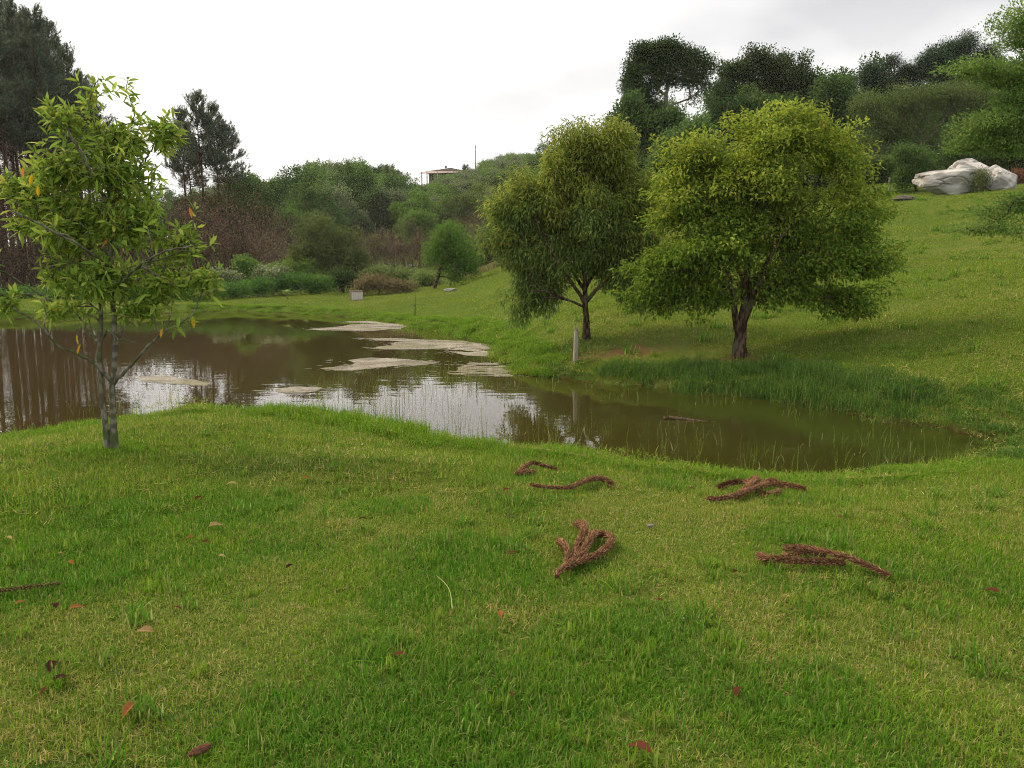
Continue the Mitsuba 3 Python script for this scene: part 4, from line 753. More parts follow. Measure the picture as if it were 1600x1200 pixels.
hgt = 52 * px2m(b[1]); sp = np.array([b - [0, 0, .1], b + [0.03, 0, hgt * .3], b + [0.05, 0, hgt * .65], b + [0.09, 0, hgt]]); mb.add(*tube(sp, [0.02, 0.014, 0.009, 0.004], 6), (0.10, 0.075, 0.055))
for _ in range(16):
    t = rg.uniform(0.12, 1); c0 = np.array([np.interp(t, np.linspace(0, 1, 4), sp[:, a]) for a in range(3)]); e = c0 + unit(rg.normal(0, 1, 3) + [0, 0, .6]) * rg.uniform(.1, .3)
    mb.add(*tube(np.array([c0, (c0 + e) / 2 + [0, 0, -.01], e]), [0.006, 0.004, 0.003], 4), (0.10, 0.075, 0.055)); E.append(e); Dd.append(unit(e - c0))
scene['thin_sapling__stem'] = mb.ply('matte_bsdf'); v, f, c = crown(rg, np.array(E), np.array(Dd), 5, .05, .07, .03, FRESH); scene['thin_sapling__leaves'] = mikit.ply((v, f), 'leaf_bsdf', color=c)
lab('thin_sapling', 'thin nearly leafless sapling on the far lawn by the water', 'sapling')

# ------------------------------------------------------------------ weathered post, hillside stake, sunken log
p = on_plane(898, 587); s = px2m(p[1]); rg = np.random.default_rng(5)
z = np.linspace(-0.4, 78 * s, 16); a16 = np.arange(14) * 2 * np.pi / 14
rad = (3.9 * s) * (1.12 - 0.25 * (z - z[0]) / np.ptp(z))[:, None] * (1 + 0.16 * np.sin(3 * a16 + 1)[None] + 0.07 * rg.normal(size=(1, 14)) + 0.03 * rg.normal(size=(16, 14)))
V = np.stack([p[0] + 0.02 * z[:, None] + rad * np.cos(a16), p[1] + rad * np.sin(a16), p[2] + z[:, None] + 0 * rad], -1)
V[-1, :, 2] += (meshkit.noise(np.c_[np.cos(a16) * 1.5, np.sin(a16) * 1.5, a16 * 0], 3) - 0.75) * 0.22 + 0.05 * rg.normal(size=14); V[-1, :, :2] = V[-1, :, :2] * .6 + p[:2] * .4 + [0.02 * z[-1] * .4, 0]
i, j = np.meshgrid(np.arange(15), np.arange(14), indexing='ij'); q = np.stack([i * 14 + j, i * 14 + (j + 1) % 14, (i + 1) * 14 + (j + 1) % 14, (i + 1) * 14 + j], -1).reshape(-1, 4)
V = np.vstack([V.reshape(-1, 3), [[p[0], p[1], p[2] + 66 * s]]]); F_ = np.vstack([q[:, [0, 1, 2]], q[:, [0, 2, 3]], np.stack([15 * 14 + np.arange(14), 15 * 14 + (np.arange(14) + 1) % 14, np.full(14, 224)], 1)])
cc = np.array([0.36, 0.32, 0.275]) * np.exp(0.35 * (meshkit.noise(V * np.array([60, 60, 7]), 2) - 0.5))[:, None] * (1 - 0.6 * S(0.62, 0.8, meshkit.noise(V * np.array([40, 40, 5]), 6)))[:, None]
scene['weathered_post'] = mikit.ply((V, F_), 'matte_bsdf', smooth=True, color=cc); lab('weathered_post', 'weathered grey wooden post with a splintered top at the water edge', 'post')
p = hit(1389, 303); part('wooden_stake', [box(p + np.array([0, 0, 0.4]), [0.09, 0.09, 1.0])], (0.30, 0.28, 0.26)); lab('wooden_stake', 'short pale stake on the hillside left of the white boulder', 'stake')
q0, q1 = on_plane(1036, 655), on_plane(1138, 660)
lp = np.linspace(q0, q1, 9); lp[:, 2] += np.array([0.01, 0.015, 0.008, 0.0, -.005, -.012, -.012, -.02, -.03]); lp[:, 1] += 0.03 * np.sin(np.linspace(0, 5, 9))
scene['sunken_log'] = mikit.ply(tube(lp, np.linspace(0.035, 0.014, 9), 8, True), 'dark_bark_bsdf', smooth=True); lab('sunken_log', 'thin brown log floating half sunk in the right arm of the pond', 'log')

# ------------------------------------------------------------------ scum mats floating on the pond
def mat_(outline, label, seed, holes=0.0, rough=0.16):
    rg = np.random.default_rng(seed); pg = Polygon([on_plane(*q)[:2] for q in outline]).buffer(0)
    ring = np.array(pg.segmentize(0.06).exterior.coords); c = ring.mean(0)
    n = np.gradient(ring, axis=0)[:, ::-1] * [1, -1]; n = unit(n); q3 = np.c_[ring, np.full(len(ring), seed * 3.7)]
    ring = ring + n * ((meshkit.fbm(q3 * [1.3, 2.6, 1], 5, seed) - 0.5) * rough * 8)[:, None]
    pg = Polygon(ring).buffer(0)
    if holes:
        x0, y0, x1, y1 = pg.bounds; hs = []
        for _ in range(int(2.2 * holes * (x1 - x0) * (y1 - y0))):
            a, b_ = rg.uniform(x0, x1), rg.uniform(y0, y1); r1, r2 = rg.uniform(0.05, 0.35), rg.uniform(0.02, 0.12)
            hs.append(Polygon([(a + r1 * math.cos(t) * (1 + .25 * math.sin(3 * t)), b_ + r2 * math.sin(t)) for t in np.linspace(0, 6.28, 12)[:-1]]))
        pg = pg.difference(shapely.union_all(hs))
    fl = []
    for _ in range(int(len(ring) * 0.9)):                # flecks drifting off the margin
        o = ring[rg.integers(len(ring))] + rg.normal(0, 0.16, 2) * [1.6, 0.7]; r1 = rg.uniform(0.015, 0.09)
        fl.append(Polygon([(o[0] + r1 * rg.uniform(.6, 1.2) * math.cos(t), o[1] + r1 * rg.uniform(.2, .45) * math.sin(t)) for t in np.linspace(0, 6.28, 9)[:-1]]).buffer(0))
    pg = shapely.union_all([pg.buffer(-0.01).buffer(0.01)] + fl)
    mb = MB()
    big = max(g.area for g in getattr(pg, 'geoms', [pg]))
    for g in getattr(pg, 'geoms', [pg]):
        if g.area < 0.0006 or 0.03 < g.area < big: continue
        m = trimesh.creation.extrude_polygon(g.simplify(0.008), 0.007, engine='earcut'); v = np.array(m.vertices) + [0, 0, ZW - 0.003]
        mb.add(v, np.array(m.faces))
    key = numbered('scum_mat'); scene[key] = mikit.ply(mb.mesh(), 'scum_bsdf'); lab(key, label, 'scum', 'pale scum mats floating on the pond')
def scum_col(p, n, uv):
    a, b = mikit.fbm(p.x * 2.2, p.y * 3.5, 1.0), mikit.noise(p.x * 21, p.y * 21, 2.0)
    c = mikit.mix((0.18, 0.168, 0.135), (0.32, 0.30, 0.26), mikit.smoothstep(0.25, 0.7, a))
    c = mikit.mix(c, (0.20, 0.19, 0.12), mikit.smoothstep(0.42, 0.7, mikit.fbm(p.x * 0.9 + 4, p.y * 1.4, 7.0)) * 0.7)
    return mikit.mix(c, (0.10, 0.075, 0.04), mikit.smoothstep(0.6, 0.95, b) * 0.6)
scene['scum_bsdf'] = {'type': 'twosided', 'bsdf': {'type': 'diffuse', 'reflectance': mikit.proc(scum_col)}}
mat_([(210, 591), (245, 587), (300, 592), (330, 597), (318, 602), (270, 600), (225, 595)], 'pinkish scum mat alone on the water right of the sapling stems', 3, 0.5, 0.05)
mat_([(430, 609), (455, 605), (498, 606), (490, 611), (450, 616), (436, 613)], 'small pale scum mat just beyond the bright sky reflection', 4, 0.8, 0.05)
mat_([(505, 576), (545, 571), (555, 567), (540, 563), (580, 559), (640, 562), (682, 567), (650, 571), (590, 574), (550, 579)], 'long two-lobed pinkish scum mat in the middle of the pond', 5, 0.3, 0.06)
mat_([(562, 529), (600, 528), (640, 530), (700, 532), (760, 536), (790, 544), (740, 547), (690, 545), (630, 546), (570, 545), (610, 540), (625, 534)], 'largest pale scum mat stretching to the grassy bay', 6, 0.25, 0.08)
mat_([(478, 515), (520, 511), (545, 508), (610, 505), (645, 510), (620, 514), (580, 517), (540, 517)], 'thin pale scum mat nearest the far bank', 7, 0.5, 0.09)
mat_([(540, 503), (590, 501), (640, 507), (655, 510), (610, 507)], 'faint sliver of scum along the far bank', 8, 0.6, 0.06)
mat_([(704, 550), (740, 547), (785, 551), (780, 557), (735, 556)], 'dull broken scum mat beside the largest one near the bay', 9, 1.6, 0.06)
mat_([(705, 582), (735, 567), (780, 568), (800, 582), (798, 588), (760, 588), (725, 586)], 'broken greyish scum mat against the bank of the bay', 10, 2.2, 0.06)

# ------------------------------------------------------------------ dead spiky branches lying on the lawn
def smooth_path(pts, n):
    pts = np.asarray(pts, float)
    for _ in range(3):
        pts = np.vstack([pts[:1], np.stack([0.75 * pts[:-1] + 0.25 * pts[1:], 0.25 * pts[:-1] + 0.75 * pts[1:]], 1).reshape(-1, 3), pts[-1:]])
    L = np.r_[0, np.cumsum(np.linalg.norm(np.diff(pts, axis=0), axis=1))]
    return np.stack([np.interp(np.linspace(0, L[-1], n), L, pts[:, a]) for a in range(3)], 1), L[-1]
RUSTY = [(4, (0.190, 0.098, 0.052)), (3, (0.260, 0.150, 0.082)), (2, (0.115, 0.056, 0.032)), (1, (0.35, 0.22, 0.13))]
def spiky_branch(strands, label, seed, width=1.0, cols=RUSTY):
    rg = np.random.default_rng(seed); key = numbered('dead_branch')
    for path, w0, w1, lift in strands:
        pts = []
        for k, (px, py) in enumerate(path):
            p = hit(px, py); p[2] += 0.042 + lift * math.sin(math.pi * k / max(1, len(path) - 1)); pts.append(p)
        c, L = smooth_path(pts, 40)
        mb = MB(); mb.add(*tube(c, np.linspace(0.010, 0.006, 40) * width, 6, True), (0.10, 0.045, 0.03))
        n = int(L * 2600); t = np.sort(rg.random(n)); P = np.stack([np.interp(t, np.linspace(0, 1, 40), c[:, a]) for a in range(3)], 1)
        tg = unit(np.gradient(c, axis=0)); Tg = unit(np.stack([np.interp(t, np.linspace(0, 1, 40), tg[:, a]) for a in range(3)], 1))
        rad = rg.normal(size=(n, 3)); rad = unit(rad - Tg * np.sum(rad * Tg, 1, keepdims=True))
        ww = (w0 + (w1 - w0) * t) * width * 0.64
        D = unit(rad * 0.62 + Tg * rg.uniform(0.6, 1.2, (n, 1)) + rg.normal(0, .12, (n, 3)))
        v, f, k = leaves(P + rad * 0.008, D, ww * rg.uniform(0.75, 1.25, n), 0.0052, rg, 0.15)
        g = ground(v[:, 0], v[:, 1]); v[:, 2] = np.maximum(v[:, 2], g + 0.020)
        mb.add(v, f, np.repeat(pal(rg, n, cols, .22) / LEAF_TOTAL, k, 0))
        scene[numbered(key + '__twig')] = mb.ply('matte_bsdf')
    lab(key, label, 'branch')
spiky_branch([([(869, 914), (876, 903), (892, 898), (915, 891), (940, 880), (957, 862), (952, 848), (937, 846)], .026, .050, .02), ([(884, 900), (908, 888), (922, 868), (928, 852), (934, 846)], .040, .045, .05), ([(896, 896), (902, 872), (914, 850), (911, 838), (903, 829)], .038, .055, .05), ([(884, 900), (889, 884), (878, 868), (874, 858)], .036, .042, .04)],
             'dead reddish brown spiky branch curled into a hand-like shape, the front one on the lawn', 1)
spiky_branch([([(1391, 912), (1355, 901), (1325, 892), (1290, 882), (1258, 872), (1228, 868)], .028, .040, .03), ([(1320, 892), (1285, 893), (1250, 893), (1220, 891), (1200, 888), (1187, 880)], .036, .050, .02), ([(1290, 882), (1262, 880), (1240, 884), (1224, 882)], .028, .036, .03)],
             'dead dark brown spiky branch forking to the left, rightmost on the lawn', 2)
spiky_branch([([(1105, 789), (1130, 791), (1158, 785), (1180, 776), (1200, 769), (1225, 767), (1256, 772)], .030, .038, .03), ([(1192, 775), (1170, 766), (1148, 765), (1124, 769)], .036, .046, .03), ([(1150, 786), (1175, 772), (1186, 762), (1168, 761)], .046, .055, .05), ([(1185, 776), (1196, 784), (1212, 780), (1217, 776)], .030, .035, .01), ([(1180, 772), (1205, 764), (1222, 770)], .045, .04, .05)],
             'tangled heap of dead brown spiky branches on the right near the water', 3, 1.15)
spiky_branch([([(829, 766), (848, 772), (872, 773), (890, 770)], .022, .026, .01), ([(890, 771), (905, 768), (925, 762), (940, 759), (955, 764)], .034, .055, .03)], 'thin dead spiky branch with a thicker reddish end, beyond the curled one', 4)
spiky_branch([([(806, 748), (818, 743), (830, 738), (840, 741), (852, 741), (868, 740)], .030, .034, .05), ([(806, 749), (820, 748), (834, 745)], .040, .04, .01)], 'small arched dead spiky branch nearest the pond edge', 5)
p_ = [([(-30, 940), (20, 936), (60, 930), (95, 925)], .022, .016, .01)]
spiky_branch(p_, 'mossy olive stick lying in the grass at the left edge', 6, 0.8, [(2, (0.17, 0.20, 0.05)), (1, (0.24, 0.24, 0.07)), (1, (0.10, 0.10, 0.04))]); k_ = 'dead_branch_005__twig'

# ------------------------------------------------------------------ fallen leaves, each lying where it fell
BR, OR, TAN, DK, YE = (0.16, 0.055, 0.035), (0.36, 0.145, 0.055), (0.46, 0.30, 0.145), (0.075, 0.03, 0.028), (0.42, 0.36, 0.13)
LV = [(313, 789, .10, BR, 'dark brown curled leaf farthest left behind the tan leaf'), (340, 832, .12, TAN, 'long tan leaf left of the lawn centre, nearest the brown curled leaf'), (295, 853, .07, OR, 'reddish orange leaf just below the long tan leaf'), (349, 883, .06, TAN, 'small pale orange leaf below the long tan leaf'), (455, 898, .07, DK, 'small dark leaf on the worn grass left of the curled branch'),
      (225, 1002, .10, TAN, 'bright tan leaf alone on the left foreground lawn'), (124, 965, .09, OR, 'reddish orange leaf right of the dark red one on the left'), (87, 961, .09, DK, 'dark red-brown leaf left of the reddish orange one'), (29, 958, .06, OR, 'orange leaf near the left edge of the photo'), (94, 878, .04, TAN, 'tiny pale leaf left, above the mossy stick'),
      (114, 893, .06, OR, 'small rusty leaf above the mossy stick'), (16, 853, .08, YE, 'pale yellow-green leaf at the left edge'), (201, 1130, .10, OR, 'rusty orange leaf in the bottom left foreground'), (83, 1060, .12, DK, 'larger dark red leaf in the left foreground, upper one of the pair'), (100, 1076, .08, DK, 'smaller dark red leaf in the left foreground, lower one of the pair'), (70, 1100, .06, BR, 'small brown leaf under the two dark red ones'),
      (782, 976, .08, OR, 'bright orange leaf in the middle of the foreground'), (629, 1040, .08, BR, 'brown leaf left of and below the bright orange middle leaf'), (800, 1104, .05, BR, 'small brown leaf at the bottom middle'), (790, 776, .08, BR, 'reddish brown leaf left of the thin dead branch'), (798, 878, .06, BR, 'brown scrap left of the curled dead branch'), (1150, 907, .07, BR, 'brown leaf left of the rightmost dead branch'),
      (1082, 773, .07, BR, 'brown leaf just left of the tangled heap'), (1205, 793, .06, BR, 'brown leaf just below the tangled heap'), (1545, 938, .09, BR, 'dark brown leaf at the far right of the lawn'), (1155, 1097, .10, BR, 'brown leaf in the right foreground'), (994, 1188, .12, BR, 'brown curled leaf at the bottom edge right of centre'), (480, 757, .09, OR, 'rusty leaf on the lawn beyond the worn grass'),
      (360, 766, .10, YE, 'yellow straw-coloured leaf behind the dark brown curled one'), (498, 864, .06, DK, 'dark scrap on the worn grass'), (565, 822, .07, DK, 'thin brown scrap on the worn grass centre'), (320, 860, .07, BR, 'dull brown leaf right of the reddish orange leaf'), (1310, 819, .06, BR, 'faint brown leaf above the rightmost dead branch'), (1028, 953, .05, BR, 'tiny reddish leaf right of the curled branch, on pale grass'), (1345, 770, .05, BR, 'small brown leaf right of the tangled heap'), (280, 966, .05, BR, 'small brown leaf between the tan leaf and the orange one')]
rg = np.random.default_rng(88)
for px, py, L, c, lbx in LV:
    p = hit(px, py); a = rg.uniform(0, 6.28); d0 = unit(np.array([[math.cos(a), math.sin(a) * .6, rg.uniform(.05, .4)]]))
    v, f, _ = leaves(p[None] + [0, 0, 0.056 if L < .09 else 0.060], d0, L * 0.86, L * 0.36, rg, 0.35, 2, 0.35, flat=2.0)
    key = numbered('fallen_leaf'); scene[key] = mikit.ply((v - d0 * L / 2, f), 'leaf_bsdf', color=np.repeat([np.array(c) * rg.uniform(.85, 1.15)], 8, 0)); lab(key, lbx, 'leaf', None)
p = hit(313, 1186); m_ = trimesh.creation.icosphere(subdivisions=3); v = np.array(m_.vertices); v = v * (1 + 0.3 * (meshkit.noise(v * 5) - .5))[:, None] * [0.04, 0.016, 0.014]
scene['brown_cone'] = mikit.ply((v @ np.array([[.7, .7, 0], [-.7, .7, 0], [0, 0, 1]]) + p + [0, 0, .03], np.array(m_.faces)), 'matte_bsdf', color=np.tile((0.11, 0.05, 0.035), (len(v), 1)) * (0.6 + meshkit.noise(v * 300)[:, None])); lab('brown_cone', 'dark brown cone-like pod lying in the bottom left foreground', 'pod')
p0, p1 = hit(682, 914), hit(707, 962); c, _ = smooth_path([p0 + [0, 0, .05], (p0 + p1) / 2 + [.03, 0, .06], p1 + [0, 0, .03]], 12)
scene['dry_stalk'] = mikit.ply(tube(c, np.linspace(.0012, .002, 12), 5), 'matte_bsdf', color=np.tile((0.40, 0.40, 0.20), (60, 1))); lab('dry_stalk', 'long pale dry grass stalk lying in the foreground left of the orange leaf', 'stalk')
p = hit(1016, 829); scene['pebble'] = mikit.ply(trimesh.creation.icosphere(subdivisions=2, radius=0.016).apply_scale([1.3, .9, .7]).apply_translation(p + [0, 0, .03]), 'matte_bsdf', smooth=True, color=np.tile((0.20, 0.19, 0.17), (162, 1))); lab('pebble', 'small pale grey pebble in the grass right of the curled branch', 'pebble')

# ------------------------------------------------------------------ grass
def blades(rg, n, R, h, wd, lean, nseg, cols, jit=0.2, flat=0.0, square=False):
    """n grass blades in a disc of radius R as one mesh."""
    r, a = R * np.sqrt(rg.random(n)), rg.uniform(0, 6.283, n)
    b = np.c_[r * np.cos(a), r * np.sin(a), np.full(n, -0.006)]
    hh = h * rg.uniform(0.45, 1.25, n); ww = wd * rg.uniform(0.7, 1.25, n); an = rg.uniform(0, 6.283, n)
    ld = np.c_[np.cos(an), np.sin(an), np.zeros(n)]; sd = np.c_[-np.sin(an), np.cos(an), np.zeros(n)]
    fl = rg.random(n) < flat; ln = np.where(fl, 2.2, lean * np.abs(rg.normal(0.75, 0.45, n))); el = np.where(fl, 0.18, 1 / np.sqrt(1 + 0.6 * ln ** 2))
    V = []
    for k in range(nseg):
        t = k / nseg; c = b + ld * (hh * ln * t ** 1.7)[:, None] * 0.7 + np.array([0, 0, 1.0]) * (hh * el * t)[:, None]
        w = (ww * (1 - 0.55 * t) / 2)[:, None]; V += [c - sd * w, c + sd * w]
    V.append(b + ld * (hh * ln)[:, None] * 0.7 + np.array([0, 0, 1.0]) * (hh * el * (1 - 0.18 * np.minimum(ln, 1.5)))[:, None])
    F_ = []
    for k in range(nseg - 1): F_ += [[2 * k, 2 * k + 1, 2 * k + 3], [2 * k, 2 * k + 3, 2 * k + 2]]
    F_.append([2 * nseg - 2, 2 * nseg - 1, 2 * nseg]); m = 2 * nseg + 1
    v = np.stack(V, 1).reshape(-1, 3); f = (np.array(F_)[None] + (np.arange(n) * m)[:, None, None]).reshape(-1, 3)
    col = pal(rg, n, cols, jit); col[fl] = pal(rg, int(fl.sum()), [(1, (0.34, 0.27, 0.12)), (1, (0.24, 0.18, 0.08))], .2)
    return v, f, np.repeat(col, m, 0)
LUSH = [(5, (0.050, 0.125, 0.011)), (4, (0.074, 0.155, 0.015)), (2, (0.15, 0.18, 0.05))]
MEAD = [(4, (0.080, 0.160, 0.012)), (4, (0.115, 0.185, 0.017)), (2, (0.19, 0.20, 0.055))]
THIN = [(4, (0.095, 0.158, 0.015)), (4, (0.140, 0.178, 0.026)), (3, (0.26, 0.23, 0.09))]
BANK = [(5, (0.042, 0.092, 0.018)), (4, (0.064, 0.120, 0.022)), (1, (0.13, 0.155, 0.045))]
SLOPE = [(4, (0.082, 0.138, 0.015)), (4, (0.115, 0.158, 0.021)), (3, (0.165, 0.165, 0.045))]
rg = np.random.default_rng(500)
GK = {}
def grass_kind(gid, *a, **k):
    v, f, c = blades(rg, *a, **k); scene[gid] = {'type': 'shapegroup', 'blades': mikit.ply((v, f), 'leaf_bsdf', color=np.clip(c, .003, .9))}
for k in range(4):
    grass_kind(f'grass_lush_{k}', 1000, 0.24, 0.050, 0.0050, 0.95, 3, LUSH, flat=0.05)
    grass_kind(f'grass_mead_{k}', 1150, 0.24, 0.040, 0.0044, 1.0, 2, MEAD, flat=0.10)
    grass_kind(f'grass_thin_{k}', 1100, 0.24, 0.033, 0.0040, 1.1, 2, THIN, flat=0.17)
    grass_kind(f'turf_mead_{k}', 1100, 0.55, 0.058, 0.0075, 1.0, 1, MEAD + SLOPE, flat=0.08)
    grass_kind(f'turf_thin_{k}', 1100, 0.55, 0.050, 0.0070, 1.1, 1, THIN + [(4, (0.10, 0.15, 0.024))], flat=0.15)
    grass_kind(f'slope_{k}', 1000, 1.3, 0.065, 0.014, 1.0, 1, SLOPE, flat=0.10)
    grass_kind(f'bank_{k}', 130, 0.20, 0.22, 0.0070, 0.7, 4, BANK)
    grass_kind(f'shore_{k}', 130, 0.20, 0.20, 0.0065, 0.75, 4, MEAD + [(4, (0.065, 0.145, 0.013))])
    grass_kind(f'bank_short_{k}', 170, 0.24, 0.12, 0.0060, 0.8, 3, BANK + [(2, (0.12, 0.17, 0.03))])
    grass_kind(f'reed_{k}', 5, 0.25, 0.26, 0.006, 0.6, 4, [(2, (0.11, 0.15, 0.03)), (1, (0.25, 0.24, 0.12))])
def put(name, gid, x, y, s=1.0, sz=1.0, z=None, normal=True):
    key = f'{name}__{put.n.setdefault(name, 0) + 1:04d}'; put.n[name] += 1
    e = 0.12; z0 = gz3[0] if z is None else z
    m = T().translate([float(x), float(y), float(z0)])
    if normal:
        sx, sy = gz3[1], gz3[2]
        m = m @ T(np.array([[1, 0, 0, 0], [0, 1, 0, 0], [sx, sy, 1, 0], [0, 0, 0, 1]], float))
    scene[key] = {'type': 'instance', 'to_world': m.rotate([0, 0, 1], float(rg.uniform(0, 360))).scale([s, s, s * sz]), 'group': {'type': 'ref', 'id': gid}}
put.n = {}
def field(name, chooser, r0, r1, a0, a1, spacing, size, dmin):
    global gz3
    n = int((r1 ** 2 - r0 ** 2) / 2 * math.radians(a1 - a0) / spacing ** 2)
    # jittered rings, so that the cover is even
    q = (np.arange(n) + 0.5) / n; r = np.sqrt(r0 ** 2 + (r1 ** 2 - r0 ** 2) * q); a = np.radians(a0 + (a1 - a0) * ((np.arange(n) * 0.6180339887 + rg.random(n) * 0.15 / max(1, n ** .5)) % 1))
    x, y = r * np.sin(a) + rg.normal(0, spacing * .2, n), r * np.cos(a) + rg.normal(0, spacing * .2, n)
    d = pond_dist(x, y); e = 0.1; z = ground(x, y); sx = (ground(x + e, y) - ground(x - e, y)) / (2 * e); sy = (ground(x, y + e) - ground(x, y - e)) / (2 * e)
    lush = meshkit.fbm(np.stack([x * 0.62, y * 0.62, x * 0 + 4], -1), 3, 77) + 0.35 * (meshkit.noise(np.stack([x * 2.3, y * 2.3, x * 0], -1), 9) - 0.5)
    for c, rad in DRY: lush -= 0.22 * np.exp(-((x - c[0]) ** 2 + (y - c[1]) ** 2) / (rad ** 2))
    for px, py, rad in [(700, 1060, .5), (1040, 1020, .45), (1480, 1120, .4), (90, 900, .6), (60, 760, .9), (560, 1120, .35), (1250, 1090, .3), (880, 1150, .35), (30, 1150, .4), (350, 1130, .3), (1060, 890, .25), (1350, 950, .3), (700, 880, .25)]:
        c = hit(px, py); lush += 0.16 * np.exp(-((x - c[0]) ** 2 + (y - c[1]) ** 2) / rad ** 2)
    lush += 0.10 * S(3.9, 2.7, r) - 0.05 * S(4.2, 5.0, r) * S(7, 6, r) + rg.normal(0, 0.075, n)
    bare = np.zeros(n)
    for c, rad in SOIL: bare = np.maximum(bare, np.exp(-((x - c[0]) ** 2 + 2.2 * (y - c[1]) ** 2) / (0.5 * rad ** 2)))
    for k in range(n):
        if d[k] < dmin or bare[k] > rg.uniform(0.15, 0.45): continue
        gz3 = (z[k], float(np.clip(sx[k], -1, 1)), float(np.clip(sy[k], -1, 1)))
        put(name, chooser(lush[k]), x[k], y[k], size * rg.uniform(.85, 1.2), rg.uniform(0.75, 1.3))
def near_kind(l):
    return f"grass_{'lush' if l > 0.545 else 'mead' if l > 0.45 else 'thin'}_{rg.integers(4)}"
def mid_kind(l): return f"turf_{'mead' if l > 0.45 else 'thin'}_{rg.integers(4)}"
field('lawn_grass', near_kind, 1.3, 6.4, -44, 44, 0.215, 1.0, 0.05)
field('lawn_grass', mid_kind, 6.0, 15.0, -44, 46, 0.40, 1.0, 0.15)
field('lawn_grass', mid_kind, 15.0, 24.0, -5, 46, 0.62, 1.25, 0.3)
field('lawn_grass', lambda l: f'slope_{rg.integers(4)}', 23.0, 50.0, -46, 46, 1.25, 1.0, 0.6)
lab('lawn_grass', 'short mown lawn grass with tufts and dry straw covering the ground', 'grass', kind='stuff')
grass_kind('tuft_0', 46, 0.06, 0.105, 0.0085, 1.1, 4, LUSH); grass_kind('tuft_1', 34, 0.07, 0.085, 0.0075, 1.3, 4, LUSH); grass_kind('tuft_2', 60, 0.05, 0.075, 0.0055, 0.9, 3, MEAD)
grass_kind('weed_0', 22, 0.05, 0.045, 0.013, 1.5, 3, [(1, (0.055, 0.12, 0.014)), (1, (0.085, 0.145, 0.02))])
for k in range(1500):
    r, a = math.sqrt(rg.uniform(1.5 ** 2, 13 ** 2)) * rg.uniform(.6, 1), math.radians(rg.uniform(-42, 44)); x, y = r * math.sin(a), r * math.cos(a)
    if pond_dist(np.array([x]), np.array([y]))[0] < 0.1: continue
    cl = meshkit.noise(np.array([[x * 1.3, y * 1.3, 9.0]]), 5)[0]
    if cl < 0.42: continue
    gz3 = (gz(x, y), 0, 0); put('lawn_grass', ['tuft_0', 'tuft_1', 'tuft_2', 'tuft_2', 'weed_0'][rg.integers(5)], x, y, rg.uniform(.7, 1.2), 1.0, normal=False)
for k in range(900):
    r, a = math.sqrt(rg.uniform(12 ** 2, 44 ** 2)), math.radians(rg.uniform(0, 42)); x, y = r * math.sin(a), r * math.cos(a)
    if pond_dist(np.array([x]), np.array([y]))[0] < 0.3: continue
    gz3 = (gz(x, y), 0, 0); put('lawn_grass', ['tuft_0', 'tuft_1', 'tuft_2'][rg.integers(3)], x, y, rg.uniform(1.3, 2.6), rg.uniform(.6, 1.0), normal=False)
bx, by = RING[:, 0], RING[:, 1]
seen = (by > 4) & (np.abs(bx) < 0.85 * by + 1.5) & (np.hypot(bx, by) < 44); idx = np.nonzero(seen)[0]
nr = unit(np.gradient(RING, axis=0)[:, ::-1] * [1, -1]); 
if shapely.contains_xy(pond_poly, *(RING[10] + nr[10] * 0.2)): nr = -nr
rr_ = np.hypot(bx, by); bed = meshkit.noise(np.c_[bx * .7, by * .7, bx * 0], 31)
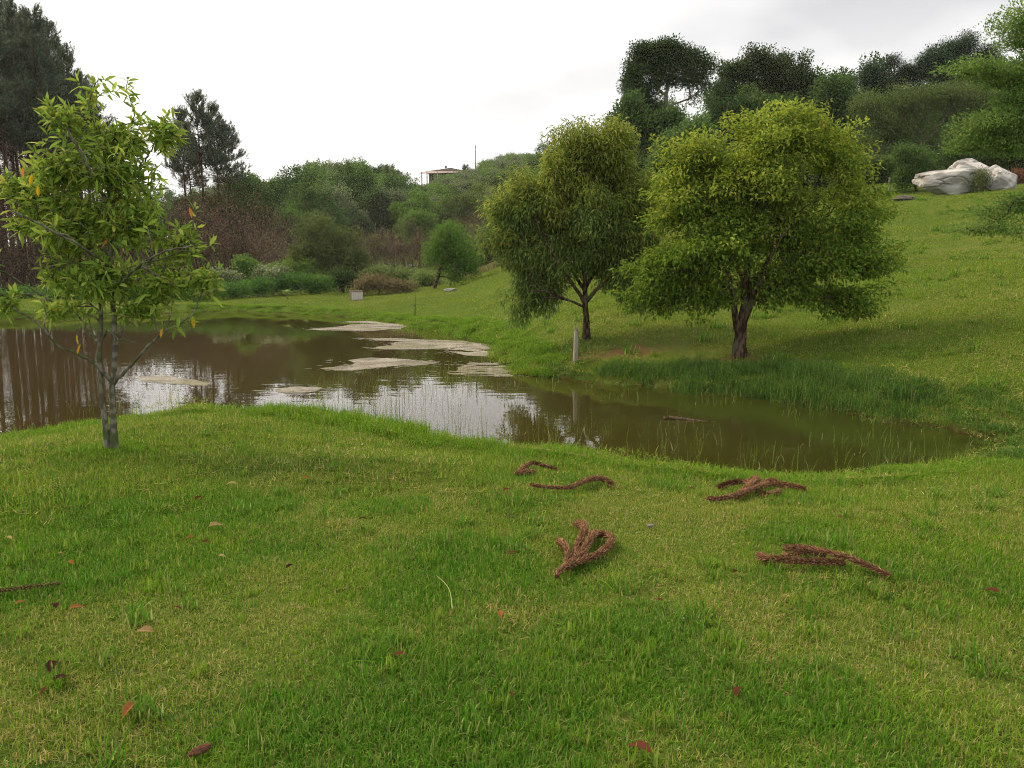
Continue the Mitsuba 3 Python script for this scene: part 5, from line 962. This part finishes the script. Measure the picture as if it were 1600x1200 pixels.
for k in idx:
    far = rr_[k] > np.interp(bx[k] / by[k], _EU, _ER) - 1.2 * (1 + 0.02 * rr_[k])
    prob = 0.62 if not far else 0.75 * min(1, 22 / rr_[k])
    for _ in range(2):
        if rg.random() > prob: continue
        o = rg.uniform(-0.10, 0.75 if not far else 0.9); x, y = bx[k] + nr[k, 0] * o, by[k] + nr[k, 1] * o; z = max(gz(x, y), ZW - 0.05); gz3 = (z, 0, 0)
        pxk = 800 + F * bx[k] / by[k]
        hs = float(np.interp(pxk, [300, 560, 760, 830, 900, 960, 1300, 1430, 1540], [.35, .35, .5, .55, .45, 1.0, 1.0, .6, .3])) if far else float(np.interp(pxk, [-200, 100, 250, 600, 800, 1000, 1250, 1350, 1500], [.5, .65, .8, .8, .6, .45, .38, .22, .15]))
        if abs(pxk - 898) < 30 and far: hs *= 0.2
        t_ = hs * (0.65 + 0.85 * bed[k]) * (1.0 - 0.45 * max(0, o)) * rg.uniform(.7, 1.2)
        put('bank_grass', (f"bank_{'short_' if rg.random() < 0.4 else ''}{rg.integers(4)}" if far and pxk > 860 else f'shore_{rg.integers(4)}'), x, y, 1.0 if not far else 1.1, t_ * (1.0 if not far else 1.15), normal=False)
lab('bank_grass', 'taller green grass fringing the edge of the pond', 'grass', kind='stuff')
for k in range(40):
    x, y = BN[:2] + rg.normal(0, 0.12, 2); gz3 = (gz(x, y), 0, 0); put('bank_grass', f'shore_{rg.integers(4)}', x, y, 0.7, rg.uniform(.35, .6), normal=False)
for k in range(620):
    j = int(rg.choice(idx)); o = -abs(rg.normal(0, 0.75)) - 0.05; x, y = RING[j] + nr[j] * o
    if pond_dist(np.array([x]), np.array([y]))[0] > -0.03: continue
    near = rr_[j] < np.interp(bx[j] / by[j], _EU, _ER) - 1.0
    if not near and rg.random() < .6: continue
    gz3 = (ZW - 0.05, 0, 0); put('reed_stalks', f'reed_{rg.integers(4)}', x, y, 1.0, rg.uniform(.6, 1.4), normal=False)
for (px, py, n, s) in [(552, 650, 16, .3), (540, 640, 12, .25), (690, 600, 30, .8), (620, 610, 24, .8), (780, 600, 16, .6), (1020, 690, 10, .6), (860, 690, 20, .5), (240, 640, 14, .5)]:
    c = on_plane(px, py)
    for _ in range(n):
        x, y = c[:2] + rg.normal(0, s, 2) * [1.4, 1]
        if pond_dist(np.array([x]), np.array([y]))[0] < -0.05: gz3 = (ZW - 0.04, 0, 0); put('reed_stalks', f'reed_{rg.integers(4)}', x, y, 1.0, rg.uniform(.7, 1.7), normal=False)
lab('reed_stalks', 'sparse thin grass stalks standing in the shallow water', 'reeds', kind='stuff')

# ------------------------------------------------------------------ thin humid air
scene['air'] = {'type': 'homogeneous', 'albedo': rgb(0.95, 0.95, 0.95), 'sigma_t': 0.00028}
scene['camera']['medium'] = {'type': 'ref', 'id': 'air'}
scene['haze'] = {'type': 'cube', 'to_world': T().translate([0, 0, 22]).scale([3200, 3200, 25]), 'bsdf': {'type': 'null'}, 'interior': {'type': 'ref', 'id': 'air'}}
lab('haze', 'thin pale haze in the air', 'haze', kind='stuff')
